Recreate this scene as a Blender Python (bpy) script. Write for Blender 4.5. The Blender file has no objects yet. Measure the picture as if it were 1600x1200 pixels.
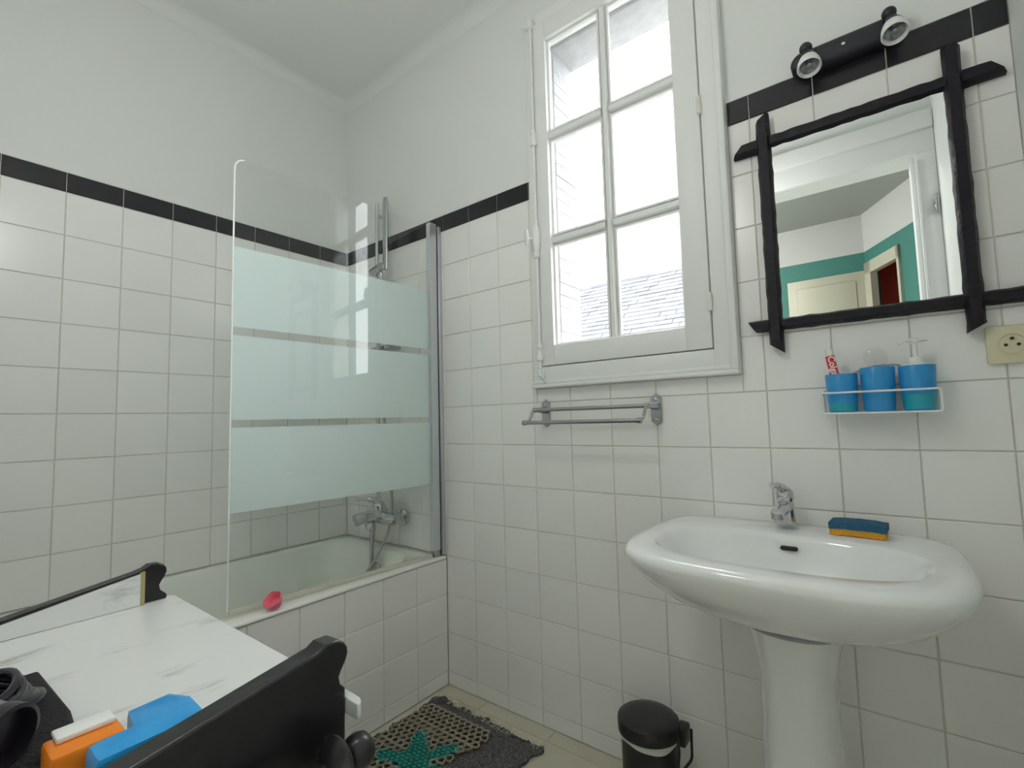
import bpy, bmesh, math, random
from mathutils import Vector, Matrix, Euler
random.seed(4)
C = bpy.context.scene.collection
sc = bpy.context.scene

# ------------------------------------------------------------------ camera
CAM = Vector((2.1758, -1.4366, 1.0564))
YAW, PITCH, ROLL, FPX = -0.6574, 0.0744, -0.0260, 755.8
fwd = Vector((math.sin(YAW)*math.cos(PITCH), math.cos(YAW)*math.cos(PITCH), math.sin(PITCH)))
r0 = Vector((math.cos(YAW), -math.sin(YAW), 0)); u0 = r0.cross(fwd)
rt = r0*math.cos(ROLL) + u0*math.sin(ROLL); up = u0*math.cos(ROLL) - r0*math.sin(ROLL)
cd = bpy.data.cameras.new('camera'); cam = bpy.data.objects.new('camera', cd); C.objects.link(cam)
cd.sensor_fit = 'HORIZONTAL'; cd.sensor_width = 36; cd.lens = FPX/1600*36; cd.clip_start = 0.02; cd.clip_end = 200
cam.matrix_world = Matrix(((rt.x, up.x, -fwd.x, CAM.x), (rt.y, up.y, -fwd.y, CAM.y), (rt.z, up.z, -fwd.z, CAM.z), (0, 0, 0, 1)))
sc.camera = cam

# ------------------------------------------------------------------ light
SKY = 5.6
w = bpy.data.worlds.new('overcast_sky'); sc.world = w; w.use_nodes = True
bg = w.node_tree.nodes['Background']; bg.inputs[0].default_value = (0.95, 0.975, 1.0, 1); bg.inputs[1].default_value = SKY
def portal(loc, rot, sx, sy):
    l = bpy.data.lights.new('sky_portal', 'AREA'); l.shape = 'RECTANGLE'; l.size = sx; l.size_y = sy; l.cycles.is_portal = True
    o = bpy.data.objects.new('sky_portal', l); C.objects.link(o); o.location = loc; o.rotation_euler = rot
portal((1.52, 0.03, 1.88), (math.radians(-90), 0, 0), 0.56, 1.24)      # bathroom window
portal((-0.42, -2.75, 1.70), (0, math.radians(-90), 0), 1.2, 0.6)      # opening added in the unseen hall wall
vs = sc.view_settings
vs.view_transform = 'Standard'; vs.look = 'None'; vs.gamma = 1; vs.use_curve_mapping = False; vs.exposure = 0.82
cy = sc.cycles
cy.max_bounces = 14; cy.diffuse_bounces = 9; cy.glossy_bounces = 5; cy.transmission_bounces = 8; cy.transparent_max_bounces = 16
cy.caustics_reflective = False; cy.caustics_refractive = False

# ------------------------------------------------------------------ materials
def lin(r, g, b):
    f = lambda c: (c/255/12.92) if c/255 <= 0.04045 else ((c/255+0.055)/1.055)**2.4
    return (f(r), f(g), f(b), 1)
M = {}
def mat(name, col, rough=0.5, metal=0.0, spec=0.5, noise=None, bump=None, vary=0.0, coat=0.0):
    """noise=(scale, amount, colour2); bump=(scale, strength)"""
    m = bpy.data.materials.new(name); m.use_nodes = True; nt = m.node_tree; b = nt.nodes['Principled BSDF']
    b.inputs['Base Color'].default_value = col; b.inputs['Roughness'].default_value = rough
    b.inputs['Metallic'].default_value = metal; b.inputs['Specular IOR Level'].default_value = spec
    b.inputs['Coat Weight'].default_value = coat
    tc = nt.nodes.new('ShaderNodeTexCoord'); src = None
    if noise:
        n = nt.nodes.new('ShaderNodeTexNoise'); n.inputs['Scale'].default_value = noise[0]; n.inputs['Detail'].default_value = 6
        nt.links.new(tc.outputs['Object'], n.inputs['Vector'])
        r = nt.nodes.new('ShaderNodeValToRGB'); r.color_ramp.elements[0].position = 0.35; r.color_ramp.elements[1].position = 0.7
        r.color_ramp.elements[0].color = col; c2 = noise[2]
        r.color_ramp.elements[1].color = tuple(col[i]*(1-noise[1])+c2[i]*noise[1] for i in range(3))+(1,)
        nt.links.new(n.outputs['Fac'], r.inputs['Fac']); src = r.outputs['Color']
    if vary:
        oi = nt.nodes.new('ShaderNodeObjectInfo'); mr = nt.nodes.new('ShaderNodeMapRange')
        mr.inputs['To Min'].default_value = 1-vary; mr.inputs['To Max'].default_value = 1+vary
        nt.links.new(oi.outputs['Random'], mr.inputs['Value'])
        hs = nt.nodes.new('ShaderNodeHueSaturation'); nt.links.new(mr.outputs['Result'], hs.inputs['Value'])
        hs.inputs['Color'].default_value = col
        if src: nt.links.new(src, hs.inputs['Color'])
        src = hs.outputs['Color']
    if src: nt.links.new(src, b.inputs['Base Color'])
    if bump:
        n = nt.nodes.new('ShaderNodeTexNoise'); n.inputs['Scale'].default_value = bump[0]; n.inputs['Detail'].default_value = 4
        nt.links.new(tc.outputs['Object'], n.inputs['Vector'])
        bp = nt.nodes.new('ShaderNodeBump'); bp.inputs['Strength'].default_value = bump[1]; bp.inputs['Distance'].default_value = 0.01
        nt.links.new(n.outputs['Fac'], bp.inputs['Height']); nt.links.new(bp.outputs['Normal'], b.inputs['Normal'])
    M[name] = m; return m
def glassmat(name, tint, ior=1.4, refl=1.9):
    m = bpy.data.materials.new(name); m.use_nodes = True; nt = m.node_tree; nt.nodes.clear()
    o = nt.nodes.new('ShaderNodeOutputMaterial'); mx = nt.nodes.new('ShaderNodeMixShader'); t = nt.nodes.new('ShaderNodeBsdfTransparent')
    g = nt.nodes.new('ShaderNodeBsdfGlossy'); f = nt.nodes.new('ShaderNodeFresnel'); f.inputs['IOR'].default_value = ior
    t.inputs['Color'].default_value = tint; g.inputs['Roughness'].default_value = 0.0
    # the slab is not refracted, so its reflection is put on the entry face only
    ge = nt.nodes.new('ShaderNodeNewGeometry'); iv = nt.nodes.new('ShaderNodeMath'); iv.operation = 'SUBTRACT'; iv.inputs[0].default_value = refl
    mu = nt.nodes.new('ShaderNodeMath'); mu.operation = 'MULTIPLY'; mul = nt.nodes.new('ShaderNodeMath'); mul.operation = 'MULTIPLY'; mul.inputs[1].default_value = refl
    nt.links.new(ge.outputs['Backfacing'], mul.inputs[0]); nt.links.new(mul.outputs[0], iv.inputs[1])
    nt.links.new(f.outputs[0], mu.inputs[0]); nt.links.new(iv.outputs[0], mu.inputs[1])
    nt.links.new(mu.outputs[0], mx.inputs[0]); nt.links.new(t.outputs[0], mx.inputs[1]); nt.links.new(g.outputs[0], mx.inputs[2]); nt.links.new(mx.outputs[0], o.inputs[0])
    M[name] = m; return m
def frostmat(name, col, clear=0.08):
    m = bpy.data.materials.new(name); m.use_nodes = True; nt = m.node_tree; nt.nodes.clear()
    o = nt.nodes.new('ShaderNodeOutputMaterial'); d = nt.nodes.new('ShaderNodeBsdfDiffuse'); t = nt.nodes.new('ShaderNodeBsdfTranslucent')
    tr = nt.nodes.new('ShaderNodeBsdfTransparent'); m1 = nt.nodes.new('ShaderNodeMixShader'); m2 = nt.nodes.new('ShaderNodeMixShader')
    d.inputs[0].default_value = col; t.inputs[0].default_value = col; m1.inputs[0].default_value = 0.45; m2.inputs[0].default_value = clear
    nt.links.new(d.outputs[0], m1.inputs[1]); nt.links.new(t.outputs[0], m1.inputs[2])
    nt.links.new(m1.outputs[0], m2.inputs[1]); nt.links.new(tr.outputs[0], m2.inputs[2]); nt.links.new(m2.outputs[0], o.inputs[0])
    M[name] = m; return m
def marblemat(name):
    m = mat(name, (0.74, 0.75, 0.74, 1), 0.28)
    nt = m.node_tree; b = nt.nodes['Principled BSDF']; tc = nt.nodes.new('ShaderNodeTexCoord')
    mp = nt.nodes.new('ShaderNodeMapping'); mp.inputs['Scale'].default_value = (1.0, 0.28, 1.0); mp.inputs['Rotation'].default_value = (0, 0, 0.5)
    nt.links.new(tc.outputs['Object'], mp.inputs['Vector'])
    n1 = nt.nodes.new('ShaderNodeTexNoise'); n1.inputs['Scale'].default_value = 16; n1.inputs['Detail'].default_value = 9; n1.inputs['Roughness'].default_value = 0.68; n1.inputs['Distortion'].default_value = 0.6
    nt.links.new(mp.outputs[0], n1.inputs['Vector'])
    r = nt.nodes.new('ShaderNodeValToRGB'); e = r.color_ramp.elements
    e[0].position = 0.28; e[0].color = (0.30, 0.31, 0.31, 1); e[1].position = 0.46; e[1].color = (0.74, 0.75, 0.735, 1)
    x = e.new(0.40); x.color = (0.62, 0.63, 0.62, 1)
    nt.links.new(n1.outputs['Fac'], r.inputs['Fac']); nt.links.new(r.outputs['Color'], b.inputs['Base Color'])
    return m
WHT = (0.80, 0.805, 0.78, 1)
mat('paint', (0.755, 0.77, 0.755, 1), 0.75, bump=(60, 0.05))
mat('ceiling_paint', (0.77, 0.785, 0.77, 1), 0.8, bump=(50, 0.05))
mat('tile', (0.86, 0.855, 0.835, 1), 0.22, vary=0.02, bump=(9, 0.03), noise=(5, 0.3, (0.83, 0.82, 0.795, 1)))
mat('band_tile', (0.012, 0.012, 0.017, 1), 0.25, vary=0.1)
mat('grout', (0.66, 0.64, 0.585, 1), 0.9)
mat('floor_tile', (0.60, 0.57, 0.46, 1), 0.35, vary=0.04, noise=(14, 0.5, (0.52, 0.49, 0.39, 1)))
mat('ceramic', (0.84, 0.85, 0.845, 1), 0.10, coat=0.3)
mat('enamel', (0.83, 0.84, 0.79, 1), 0.16)
mat('frame_paint', (0.80, 0.81, 0.80, 1), 0.45, bump=(40, 0.04))
mat('hinge_paint', (0.76, 0.75, 0.68, 1), 0.4)
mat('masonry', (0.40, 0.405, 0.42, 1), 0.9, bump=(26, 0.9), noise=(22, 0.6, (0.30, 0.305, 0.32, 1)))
mat('chrome', (0.62, 0.63, 0.65, 1), 0.06, 1.0)
mat('satin', (0.46, 0.47, 0.48, 1), 0.25, 1.0)
mat('aluminium', (0.66, 0.68, 0.71, 1), 0.35, 0.7)
mat('dark_gap', (0.02, 0.02, 0.02, 1), 0.7)
mat('seal', (0.60, 0.60, 0.50, 1), 0.4)
mat('glass_edge', (0.86, 0.92, 0.90, 1), 0.2)
mat('ebony', (0.010, 0.010, 0.011, 1), 0.30, bump=(30, 0.12), noise=(25, 0.5, (0.022, 0.022, 0.024, 1)))
mat('mirror_wood', (0.011, 0.009, 0.015, 1), 0.5, spec=0.3, bump=(60, 0.35))
mat('black_plastic', (0.013, 0.014, 0.015, 1), 0.35)
mat('lamp_black', (0.018, 0.018, 0.026, 1), 0.4)
mat('white_plastic', (0.80, 0.81, 0.79, 1), 0.35)
mat('bag_film', (0.60, 0.61, 0.58, 1), 0.4)
mat('mirror_glass', (0.86, 0.88, 0.87, 1), 0.0, 1.0)
mat('socket', (0.72, 0.66, 0.46, 1), 0.4)
mat('blue_cup', (0.025, 0.27, 0.62, 1), 0.3, noise=(30, 0.5, (0.05, 0.36, 0.70, 1)))
mat('teal_liquid', (0.02, 0.36, 0.46, 1), 0.3)
mat('red_label', (0.55, 0.02, 0.03, 1), 0.35)
mat('print_white', (0.9, 0.9, 0.9, 1), 0.5)
mat('scour_blue', (0.025, 0.13, 0.25, 1), 0.9, bump=(300, 0.8), noise=(60, 0.6, (0.045, 0.19, 0.33, 1)))
mat('foam_yellow', (0.75, 0.36, 0.03, 1), 0.9, bump=(200, 0.6))
mat('pink_rubber', (0.88, 0.20, 0.28, 1), 0.4)
mat('orange_plastic', (0.88, 0.24, 0.01, 1), 0.35)
mat('blue_packet', (0.015, 0.30, 0.72, 1), 0.3, noise=(25, 0.5, (0.06, 0.45, 0.85, 1)))
mat('dryer', (0.17, 0.15, 0.20, 1), 0.35)
mat('dryer_dark', (0.012, 0.010, 0.016, 1), 0.3)
mat('cloth_black', (0.012, 0.011, 0.013, 1), 0.9, bump=(250, 0.5))
mat('rug_taupe', (0.36, 0.325, 0.24, 1), 0.95, noise=(80, 0.6, (0.22, 0.19, 0.14, 1)))
mat('rug_dark', (0.035, 0.033, 0.038, 1), 0.95, noise=(160, 0.9, (0.20, 0.19, 0.19, 1)))
mat('rug_teal', (0.015, 0.24, 0.20, 1), 0.9, noise=(90, 0.6, (0.04, 0.38, 0.31, 1)))
mat('fringe', (0.60, 0.57, 0.48, 1), 0.9)
mat('slate', (0.115, 0.12, 0.13, 1), 0.75, noise=(5, 0.7, (0.07, 0.074, 0.082, 1)))
mat('slate_gap', (0.03, 0.03, 0.035, 1), 0.9)
mat('ground', (0.30, 0.30, 0.28, 1), 0.9)
mat('render_wall', (0.62, 0.60, 0.55, 1), 0.9)
mat('teal_paint', (0.035, 0.16, 0.13, 1), 0.6)
mat('beige_paint', (0.40, 0.385, 0.30, 1), 0.5)
mat('red_paint', (0.46, 0.11, 0.08, 1), 0.6)
mat('rose_paint', (0.60, 0.22, 0.17, 1), 0.6)
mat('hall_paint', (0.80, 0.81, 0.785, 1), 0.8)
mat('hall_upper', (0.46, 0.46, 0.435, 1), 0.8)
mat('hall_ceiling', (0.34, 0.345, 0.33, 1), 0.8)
mat('hall_floor', (0.70, 0.68, 0.62, 1), 0.4)
mat('yellowed_wood', (0.42, 0.36, 0.16, 1), 0.5)
glassmat('glass', (0.985, 0.995, 0.99, 1), 1.40)
glassmat('window_glass', (0.985, 0.99, 0.985, 1), 1.45)
frostmat('frost', (0.92, 0.99, 0.995, 1), 0.06)
glassmat('clear_plastic', (0.985, 0.985, 0.98, 1), 1.25)
marblemat('marble')

# ------------------------------------------------------------------ mesh helpers
ORG = {}
def link(name, bm_or_me, m, parent=None, org=None, smooth=40, mats=None):
    if isinstance(bm_or_me, bmesh.types.BMesh):
        bm = bm_or_me
        bmesh.ops.recalc_face_normals(bm, faces=bm.faces)
        o_ = ORG.get(parent.name, Vector()) if parent else (Vector(org) if org is not None else Vector())
        bmesh.ops.translate(bm, verts=bm.verts, vec=-o_)
        me = bpy.data.meshes.new(name); bm.to_mesh(me); bm.free()
        if smooth:
            for p in me.polygons: p.use_smooth = True
            me.set_sharp_from_angle(angle=math.radians(smooth))
    else:
        me = bm_or_me; o_ = Vector()
    if m: me.materials.append(M[m])
    o = bpy.data.objects.new(name, me); C.objects.link(o)
    if parent: o.parent = parent; ORG[o.name] = ORG.get(parent.name, Vector())
    else: o.location = o_; ORG[o.name] = o_
    return o
def tag(o, label=None, cat=None, group=None, kind=None):
    if label: o['label'] = label
    if cat: o['category'] = cat
    if group: o['group'] = group
    if kind: o['kind'] = kind
    return o
def thing(name, loc, label, cat, group=None, kind=None):
    o = bpy.data.objects.new(name, None); C.objects.link(o); o.location = loc; o.empty_display_size = 0.05
    ORG[o.name] = Vector(loc); return tag(o, label, cat, group, kind)
def B(): return bmesh.new()
def box(bm, x0, x1, y0, y1, z0, z1, bev=0.0, seg=2, rot=None, piv=None):
    t = bmesh.new(); bmesh.ops.create_cube(t, size=1)
    for v in t.verts: v.co = Vector((x0+(v.co.x+.5)*(x1-x0), y0+(v.co.y+.5)*(y1-y0), z0+(v.co.z+.5)*(z1-z0)))
    if bev: bmesh.ops.bevel(t, geom=t.edges[:], offset=bev, segments=seg, affect='EDGES', profile=0.5)
    if rot is not None:
        pv = Vector(piv) if piv is not None else Vector(((x0+x1)/2, (y0+y1)/2, (z0+z1)/2))
        R = Euler(rot).to_matrix()
        for v in t.verts: v.co = pv + R@(v.co-pv)
    merge(bm, t); return bm
def merge(bm, t):
    mp = {v: bm.verts.new(v.co) for v in t.verts}
    for f in t.faces:
        try: bm.faces.new([mp[v] for v in f.verts])
        except ValueError: pass
    t.free()
def loft(bm, rings, close0=True, close1=True):
    vr = [[bm.verts.new(p) for p in r] for r in rings]; n = len(vr[0])
    for a, b in zip(vr, vr[1:]):
        for i in range(n): bm.faces.new((a[i], a[(i+1) % n], b[(i+1) % n], b[i]))
    if close0: bm.faces.new(vr[0][::-1])
    if close1: bm.faces.new(vr[-1])
    return bm
def lathe(bm, prof, loc=(0, 0, 0), axis=(0, 0, 1), n=28, c0=True, c1=True):
    """prof: [(radius, along)]"""
    a = Vector(axis).normalized(); q = a.to_track_quat('Z', 'Y'); L = Vector(loc); rings = []
    for r, h in prof:
        rings.append([L + q@Vector((r*math.cos(2*math.pi*i/n), r*math.sin(2*math.pi*i/n), h)) for i in range(n)])
    return loft(bm, rings, c0, c1)
def tube(bm, pts, r, n=10, closed=False):
    pts = [Vector(p) for p in pts]; rings = []; m = len(pts); prev = None
    for i, p in enumerate(pts):
        if closed: d = pts[(i+1) % m]-pts[i-1]
        else: d = pts[min(i+1, m-1)]-pts[max(i-1, 0)]
        d.normalize()
        if prev is None:
            s = d.cross(Vector((0, 0, 1)))
            if s.length < 0.05: s = d.cross(Vector((1, 0, 0)))
        else: s = prev-d*prev.dot(d)
        s.normalize(); prev = s; t = d.cross(s); rr = r[i] if isinstance(r, (list, tuple)) else r
        rings.append([p+(s*math.cos(2*math.pi*k/n)+t*math.sin(2*math.pi*k/n))*rr for k in range(n)])
    if closed: rings.append(rings[0]); return loft(bm, rings, False, False)
    return loft(bm, rings)
def arc(pts, r, seg=6):
    """polyline with rounded corners"""
    P = [Vector(p) for p in pts]; out = [P[0]]
    for a, b, c in zip(P, P[1:], P[2:]):
        d1 = (a-b); d2 = (c-b); rr = min(r, d1.length*.49, d2.length*.49); s = b+d1.normalized()*rr; e = b+d2.normalized()*rr
        for k in range(seg+1):
            t = k/seg; out.append(s*(1-t)**2+b*2*t*(1-t)+e*t*t)
    out.append(P[-1]); return out
def spline(pts, k=8):
    P = [Vector(p) for p in pts]; P = [P[0]*2-P[1]]+P+[P[-1]*2-P[-2]]; out = []
    for i in range(1, len(P)-2):
        for j in range(k):
            t = j/k; a, b, c, d = P[i-1:i+3]
            out.append(.5*((2*b)+(c-a)*t+(2*a-5*b+4*c-d)*t*t+(3*b-a-3*c+d)*t**3))
    out.append(P[-2]); return out
def prism(bm, poly, axis, a, b):
    """poly of 2D points extruded along axis between a and b; axis x: (y,z), y: (x,z), z: (x,y)"""
    def P(u, v, w): return {'x': Vector((w, u, v)), 'y': Vector((u, w, v)), 'z': Vector((u, v, w))}[axis]
    return loft(bm, [[P(u, v, a) for u, v in poly], [P(u, v, b) for u, v in poly]])
def rrect(x0, x1, y0, y1, r, z, n=8):
    out = []
    for cx_, cy_, a0 in ((x1-r, y1-r, 0), (x0+r, y1-r, 90), (x0+r, y0+r, 180), (x1-r, y0+r, 270)):
        for k in range(n+1):
            a = math.radians(a0+90*k/n); out.append(Vector((cx_+r*math.cos(a), cy_+r*math.sin(a), z)))
    return out
def sphere(bm, c, r, sc3=(1, 1, 1), u=20, v=12):
    t = bmesh.new(); bmesh.ops.create_uvsphere(t, u_segments=u, v_segments=v, radius=r)
    for q in t.verts: q.co = Vector((q.co.x*sc3[0], q.co.y*sc3[1], q.co.z*sc3[2]))+Vector(c)
    merge(bm, t); return bm
def text_mesh(name, s, size, extrude, mtx, m, parent):
    cu = bpy.data.curves.new(name, 'FONT'); cu.body = s; cu.size = size; cu.extrude = extrude; cu.offset = size*0.012
    to = bpy.data.objects.new(name+'_curve', cu); C.objects.link(to)
    dg = bpy.context.evaluated_depsgraph_get(); me = bpy.data.meshes.new_from_object(to.evaluated_get(dg))
    bpy.data.objects.remove(to); bpy.data.curves.remove(cu)
    o_ = ORG.get(parent.name, Vector())
    me.transform(Matrix.Translation(-o_)@mtx); me.name = name
    me.materials.clear()
    return link(name, me, m, parent)

# ------------------------------------------------------------------ room shell
P_, PL = 0.152, 0.1569
XR, D, H = 2.438, 1.60, 2.75          # right wall, back wall, ceiling
ROWS = [0.0] + [0.052+i*P_ for i in range(13)]           # 0 .. 1.876
ZB0, ZB1 = 1.876, 1.946
GR = 0.0014                            # half joint
TH = 0.006
TC = {}
def tile_mesh(wd, ht, base):
    key = (round(wd, 4), round(ht, 4), base)
    if key in TC: return TC[key]
    a, b = wd/2-GR, ht/2-GR; c = 0.0016
    me = bpy.data.meshes.new(base)
    V = [(-a+c, -b+c, TH), (a-c, -b+c, TH), (a-c, b-c, TH), (-a+c, b-c, TH)]
    V += [(-a, -b, TH-.0012), (a, -b, TH-.0012), (a, b, TH-.0012), (-a, b, TH-.0012)]
    V += [(-a, -b, 0), (a, -b, 0), (a, b, 0), (-a, b, 0)]
    F = [(0, 1, 2, 3)] + [(i, i+4, (i+1) % 4+4, (i+1) % 4) for i in range(4)] + [(i+4, i+8, (i+1) % 4+8, (i+1) % 4+4) for i in range(4)]
    me.from_pydata(V, [], F); me.update(); TC[key] = me; return me
def tile(parent, name, m, u0, u1, v0, v1, fr, jit=0.0016):
    """fr(u,v)-> world point on the tile backing; fr has .R rotation local->world"""
    wd, ht = u1-u0, v1-v0
    if wd < 0.008 or ht < 0.008: return
    me = tile_mesh(wd, ht, name)
    if not me.materials: me.materials.append(M[m])
    o = bpy.data.objects.new(name, me); C.objects.link(o); o.parent = parent
    o.location = fr[0]((u0+u1)/2, (v0+v1)/2)
    R = fr[1].copy(); j = Euler((random.uniform(-jit, jit), random.uniform(-jit, jit), 0)).to_matrix()
    o.rotation_euler = (R@j).to_euler(); return o
# frames: window wall faces -y, left wall faces +x, apron faces +x, floor faces +z
FW = (lambda u, v: Vector((u, TH, v)), Matrix(((1, 0, 0), (0, 0, -1), (0, 1, 0))))
FL = (lambda u, v: Vector((-TH, u, v)), Matrix(((0, 0, 1), (1, 0, 0), (0, 1, 0))))
FA = (lambda u, v: Vector((0.705-TH, u, v)), FL[1])
FF = (lambda u, v: Vector((u, v, -TH)), Matrix.Identity(3))

CX0, CX1, CZ0, CZ1 = 1.180, 1.868, 1.166, 2.562      # window casing outside
OX0, OX1, OZ0, OZ1 = 1.250, 1.770, 1.285, 2.470      # masonry opening
T_ = 0.21                                             # wall thickness outside
bm = B(); g = TH-0.0025                                # backing (grout) plane
box(bm, -0.2, OX0, g, T_, -0.1, ZB1); box(bm, OX0, 1.80, g, T_, -0.1, OZ0); box(bm, 1.80, 2.0, 0.05, T_, -0.1, OZ0)
SPL = [(1.80, 0.05), (2.7, 0.05), (2.7, T_), (1.98, T_)]      # the right side of the opening is splayed
prism(bm, SPL, 'z', -0.1, ZB1); box(bm, 1.80, 2.7, g, 0.05, -0.1, ZB1)
ww = tag(link('wall_window', bm, 'grout', smooth=0), 'white tiled wall around the small paned window', None, kind='structure')
bm = B()
box(bm, -0.2, OX0, 0.001, T_, ZB1, 2.95); box(bm, OX0, 1.80, 0.001, T_, OZ1, 2.95); box(bm, 1.80, 2.0, 0.05, T_, OZ1, 2.95)
prism(bm, SPL, 'z', ZB1, OZ1); box(bm, 1.80, 2.7, 0.001, 0.05, ZB1, 2.95); box(bm, 2.0, 2.7, 0.05, T_, OZ1, 2.95)
link('upper_plaster', bm, 'paint', ww, smooth=0)
# rough white masonry lining of the opening
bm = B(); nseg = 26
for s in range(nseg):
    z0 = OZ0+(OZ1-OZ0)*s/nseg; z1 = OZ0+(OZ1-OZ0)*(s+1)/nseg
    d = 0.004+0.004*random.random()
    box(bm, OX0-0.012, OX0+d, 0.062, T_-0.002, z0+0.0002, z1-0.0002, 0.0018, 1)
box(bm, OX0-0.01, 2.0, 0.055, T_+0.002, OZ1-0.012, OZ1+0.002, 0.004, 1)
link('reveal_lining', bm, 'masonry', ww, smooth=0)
colx = [0.0] + [0.709+i*P_ for i in range(-4, 12)] + [XR]
def wall_cell(x0, x1, z0, z1):
    if x1 <= CX0 or x0 >= CX1 or z1 <= CZ0 or z0 >= CZ1: return [(x0, x1, z0, z1)]
    out = []
    if x0 < CX0: out.append((x0, CX0, z0, z1)); x0 = CX0
    if x1 > CX1: out.append((CX1, x1, z0, z1)); x1 = CX1
    if z0 < CZ0: out.append((x0, x1, z0, CZ0))
    return out
for i in range(len(colx)-1):
    for j in range(len(ROWS)-1):
        if colx[i+1] < 0.72 and ROWS[j+1] < 0.52: continue
        for c in wall_cell(0.7055 if abs(colx[i]-.709) < .001 and ROWS[j] < .5 else colx[i], colx[i+1], ROWS[j], ROWS[j+1]): tile(ww, 'wall_tile', 'tile', *c, FW)
    for c in wall_cell(colx[i], colx[i+1], ZB0, ZB1):
        tile(ww, 'band_tile', 'band_tile', *c, FW)

wl = B(); box(wl, -0.2, -g, -D-0.15, 0.1, -0.1, ZB1)
wl = tag(link('wall_left', wl, 'grout', smooth=0), 'white tiled wall behind the bath', None, kind='structure')
bm = B(); box(bm, -0.2, -0.001, -D-0.15, 0.1, ZB1, 2.95); link('upper_plaster', bm, 'paint', wl, smooth=0)
rowy = [-D] + [y for y in (-1.0909+i*PL for i in range(-3, 7)) if -D+0.01 < y < -0.01] + [0.0]
for i in range(len(rowy)-1):
    for j in range(len(ROWS)-1):
        if ROWS[j] < 0.50: continue
        tile(wl, 'wall_tile', 'tile', rowy[i], rowy[i+1], ROWS[j], ROWS[j+1], FL)
    tile(wl, 'band_tile', 'band_tile', rowy[i], rowy[i+1], ZB0, ZB1, FL)

bm = B(); box(bm, 0.685, 0.705-TH+0.0035, -D, 0.0, 0.0, 0.497)
wa = tag(link('wall_bath_apron', bm, 'grout', smooth=0), 'tiled front panel of the bath', None, kind='structure')
ay = [-D] + sorted(y for y in (-0.1595-i*PL for i in range(10)) if y > -D+0.01) + [0.0]
for i in range(len(ay)-1):
    for j in range(4): tile(wa, 'wall_tile', 'tile', ay[i], ay[i+1], ROWS[j], min(ROWS[j+1], 0.4985), FA)

bm = B(); box(bm, -0.2, 2.7, -D-0.15, 0.1, -0.15, -0.003)
fl = tag(link('floor', bm, 'grout', smooth=0), 'beige tiled floor', None, kind='structure')
fx = [0.705, 0.915]+[0.915+0.30*i for i in range(1, 6)]; fx = [x for x in fx if x < XR-0.02]+[XR]
fy = [-D]+[-0.06-0.30*i for i in range(5, -1, -1)]+[0.0]
for i in range(len(fx)-1):
    for j in range(len(fy)-1): tile(fl, 'floor_tile', 'floor_tile', fx[i], fx[i+1], fy[j], fy[j+1], FF, 0.0005)

bm = B(); box(bm, -0.2, 2.7, -D-0.15, T_, H, H+0.12)
tag(link('ceiling', bm, 'ceiling_paint', smooth=0), 'plain white bathroom ceiling', None, kind='structure')
# soft coving in the corners
def coving(name, a, b, n_in):
    bm = B(); a = Vector(a); b = Vector(b); n_in = Vector(n_in); R = 0.05; prof = [Vector((0, 0, 0))]
    ring = lambda p: [p]+[p+n_in*(R*(1-math.cos(t)) if False else R-R*math.sin(t))+Vector((0, 0, -(R-R*math.cos(t)))) for t in [math.pi/2*k/6 for k in range(7)]]
    loft(bm, [ring(a), ring(b)]); return tag(link(name, bm, 'paint'), 'plaster coving under the ceiling', None, kind='structure')
coving('trim_1', (0, -D, H), (0, 0, H), (1, 0, 0)); coving('trim_2', (0, 0, H), (XR, 0, H), (0, -1, 0))

bm = B(); box(bm, XR, XR+0.15, -D, 0.0, -0.1, 2.95)
tag(link('wall_right', bm, 'paint', smooth=0), 'plain white wall beside the mirror', None, kind='structure')
DX0, DX1, DZ = 1.655, 2.362, 2.286
bm = B()
for x0, x1, z0, z1 in ((-0.2, DX0, -0.1, 2.95), (DX1, XR+0.4, -0.1, 2.95), (DX0, DX1, DZ, 2.95)):
    box(bm, x0, x1, -D-0.15, -D, z0, z1)
tag(link('wall_back', bm, 'paint', smooth=0), 'white wall with the doorway, seen in the mirror', None, kind='structure')
# door frame (seen in the mirror)
dr = thing('door_1', (2.0, -D, 0), 'white door frame of the open doorway, seen in the mirror', None, kind='structure')
bm = B(); box(bm, DX0-0.08, DX0, -D-0.001, -D+0.022, 0, DZ, 0.004); link('casing_board', bm, 'frame_paint', dr)
bm = B(); box(bm, DX1, XR-0.001, -D-0.001, -D+0.022, 0, DZ, 0.004); link('casing_board', bm, 'frame_paint', dr)
bm = B(); box(bm, DX0-0.08, XR-0.001, -D-0.001, -D+0.022, DZ, DZ+0.11, 0.004); link('casing_board', bm, 'frame_paint', dr)
bm = B(); box(bm, DX0-0.10, XR-0.001, -D-0.001, -D+0.04, DZ+0.11, DZ+0.20, 0.008); link('cornice', bm, 'frame_paint', dr)
bm = B(); box(bm, DX1-0.018, DX1, -D-0.16, -D-0.03, 0, DZ, 0.003); link('jamb', bm, 'frame_paint', dr)
bm = B(); box(bm, DX0, DX0+0.018, -D-0.16, -D-0.03, 0, DZ, 0.003); link('jamb', bm, 'frame_paint', dr)
bm = B(); box(bm, DX1-0.002, DX1+0.008, -D+0.006, -D+0.034, 0.0, 2.25, 0.002)
link('door_stop', bm, 'frame_paint', dr)
bm = B(); box(bm, 2.424, 2.4375, -D+0.024, -D+0.03, 1.97, 2.07, 0.003); lathe(bm, [(0.006, 0), (0.008, .01), (0.008, .055), (0.006, .065)], (2.42, -D+0.034, 1.985), (0, 0, 1), 14)
tube(bm, arc([(2.42, -D+0.036, 2.0), (2.40, -D+0.045, 1.99), (2.40, -D+0.05, 1.965)], 0.01), 0.004); link('latch', bm, 'chrome', dr)

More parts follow.
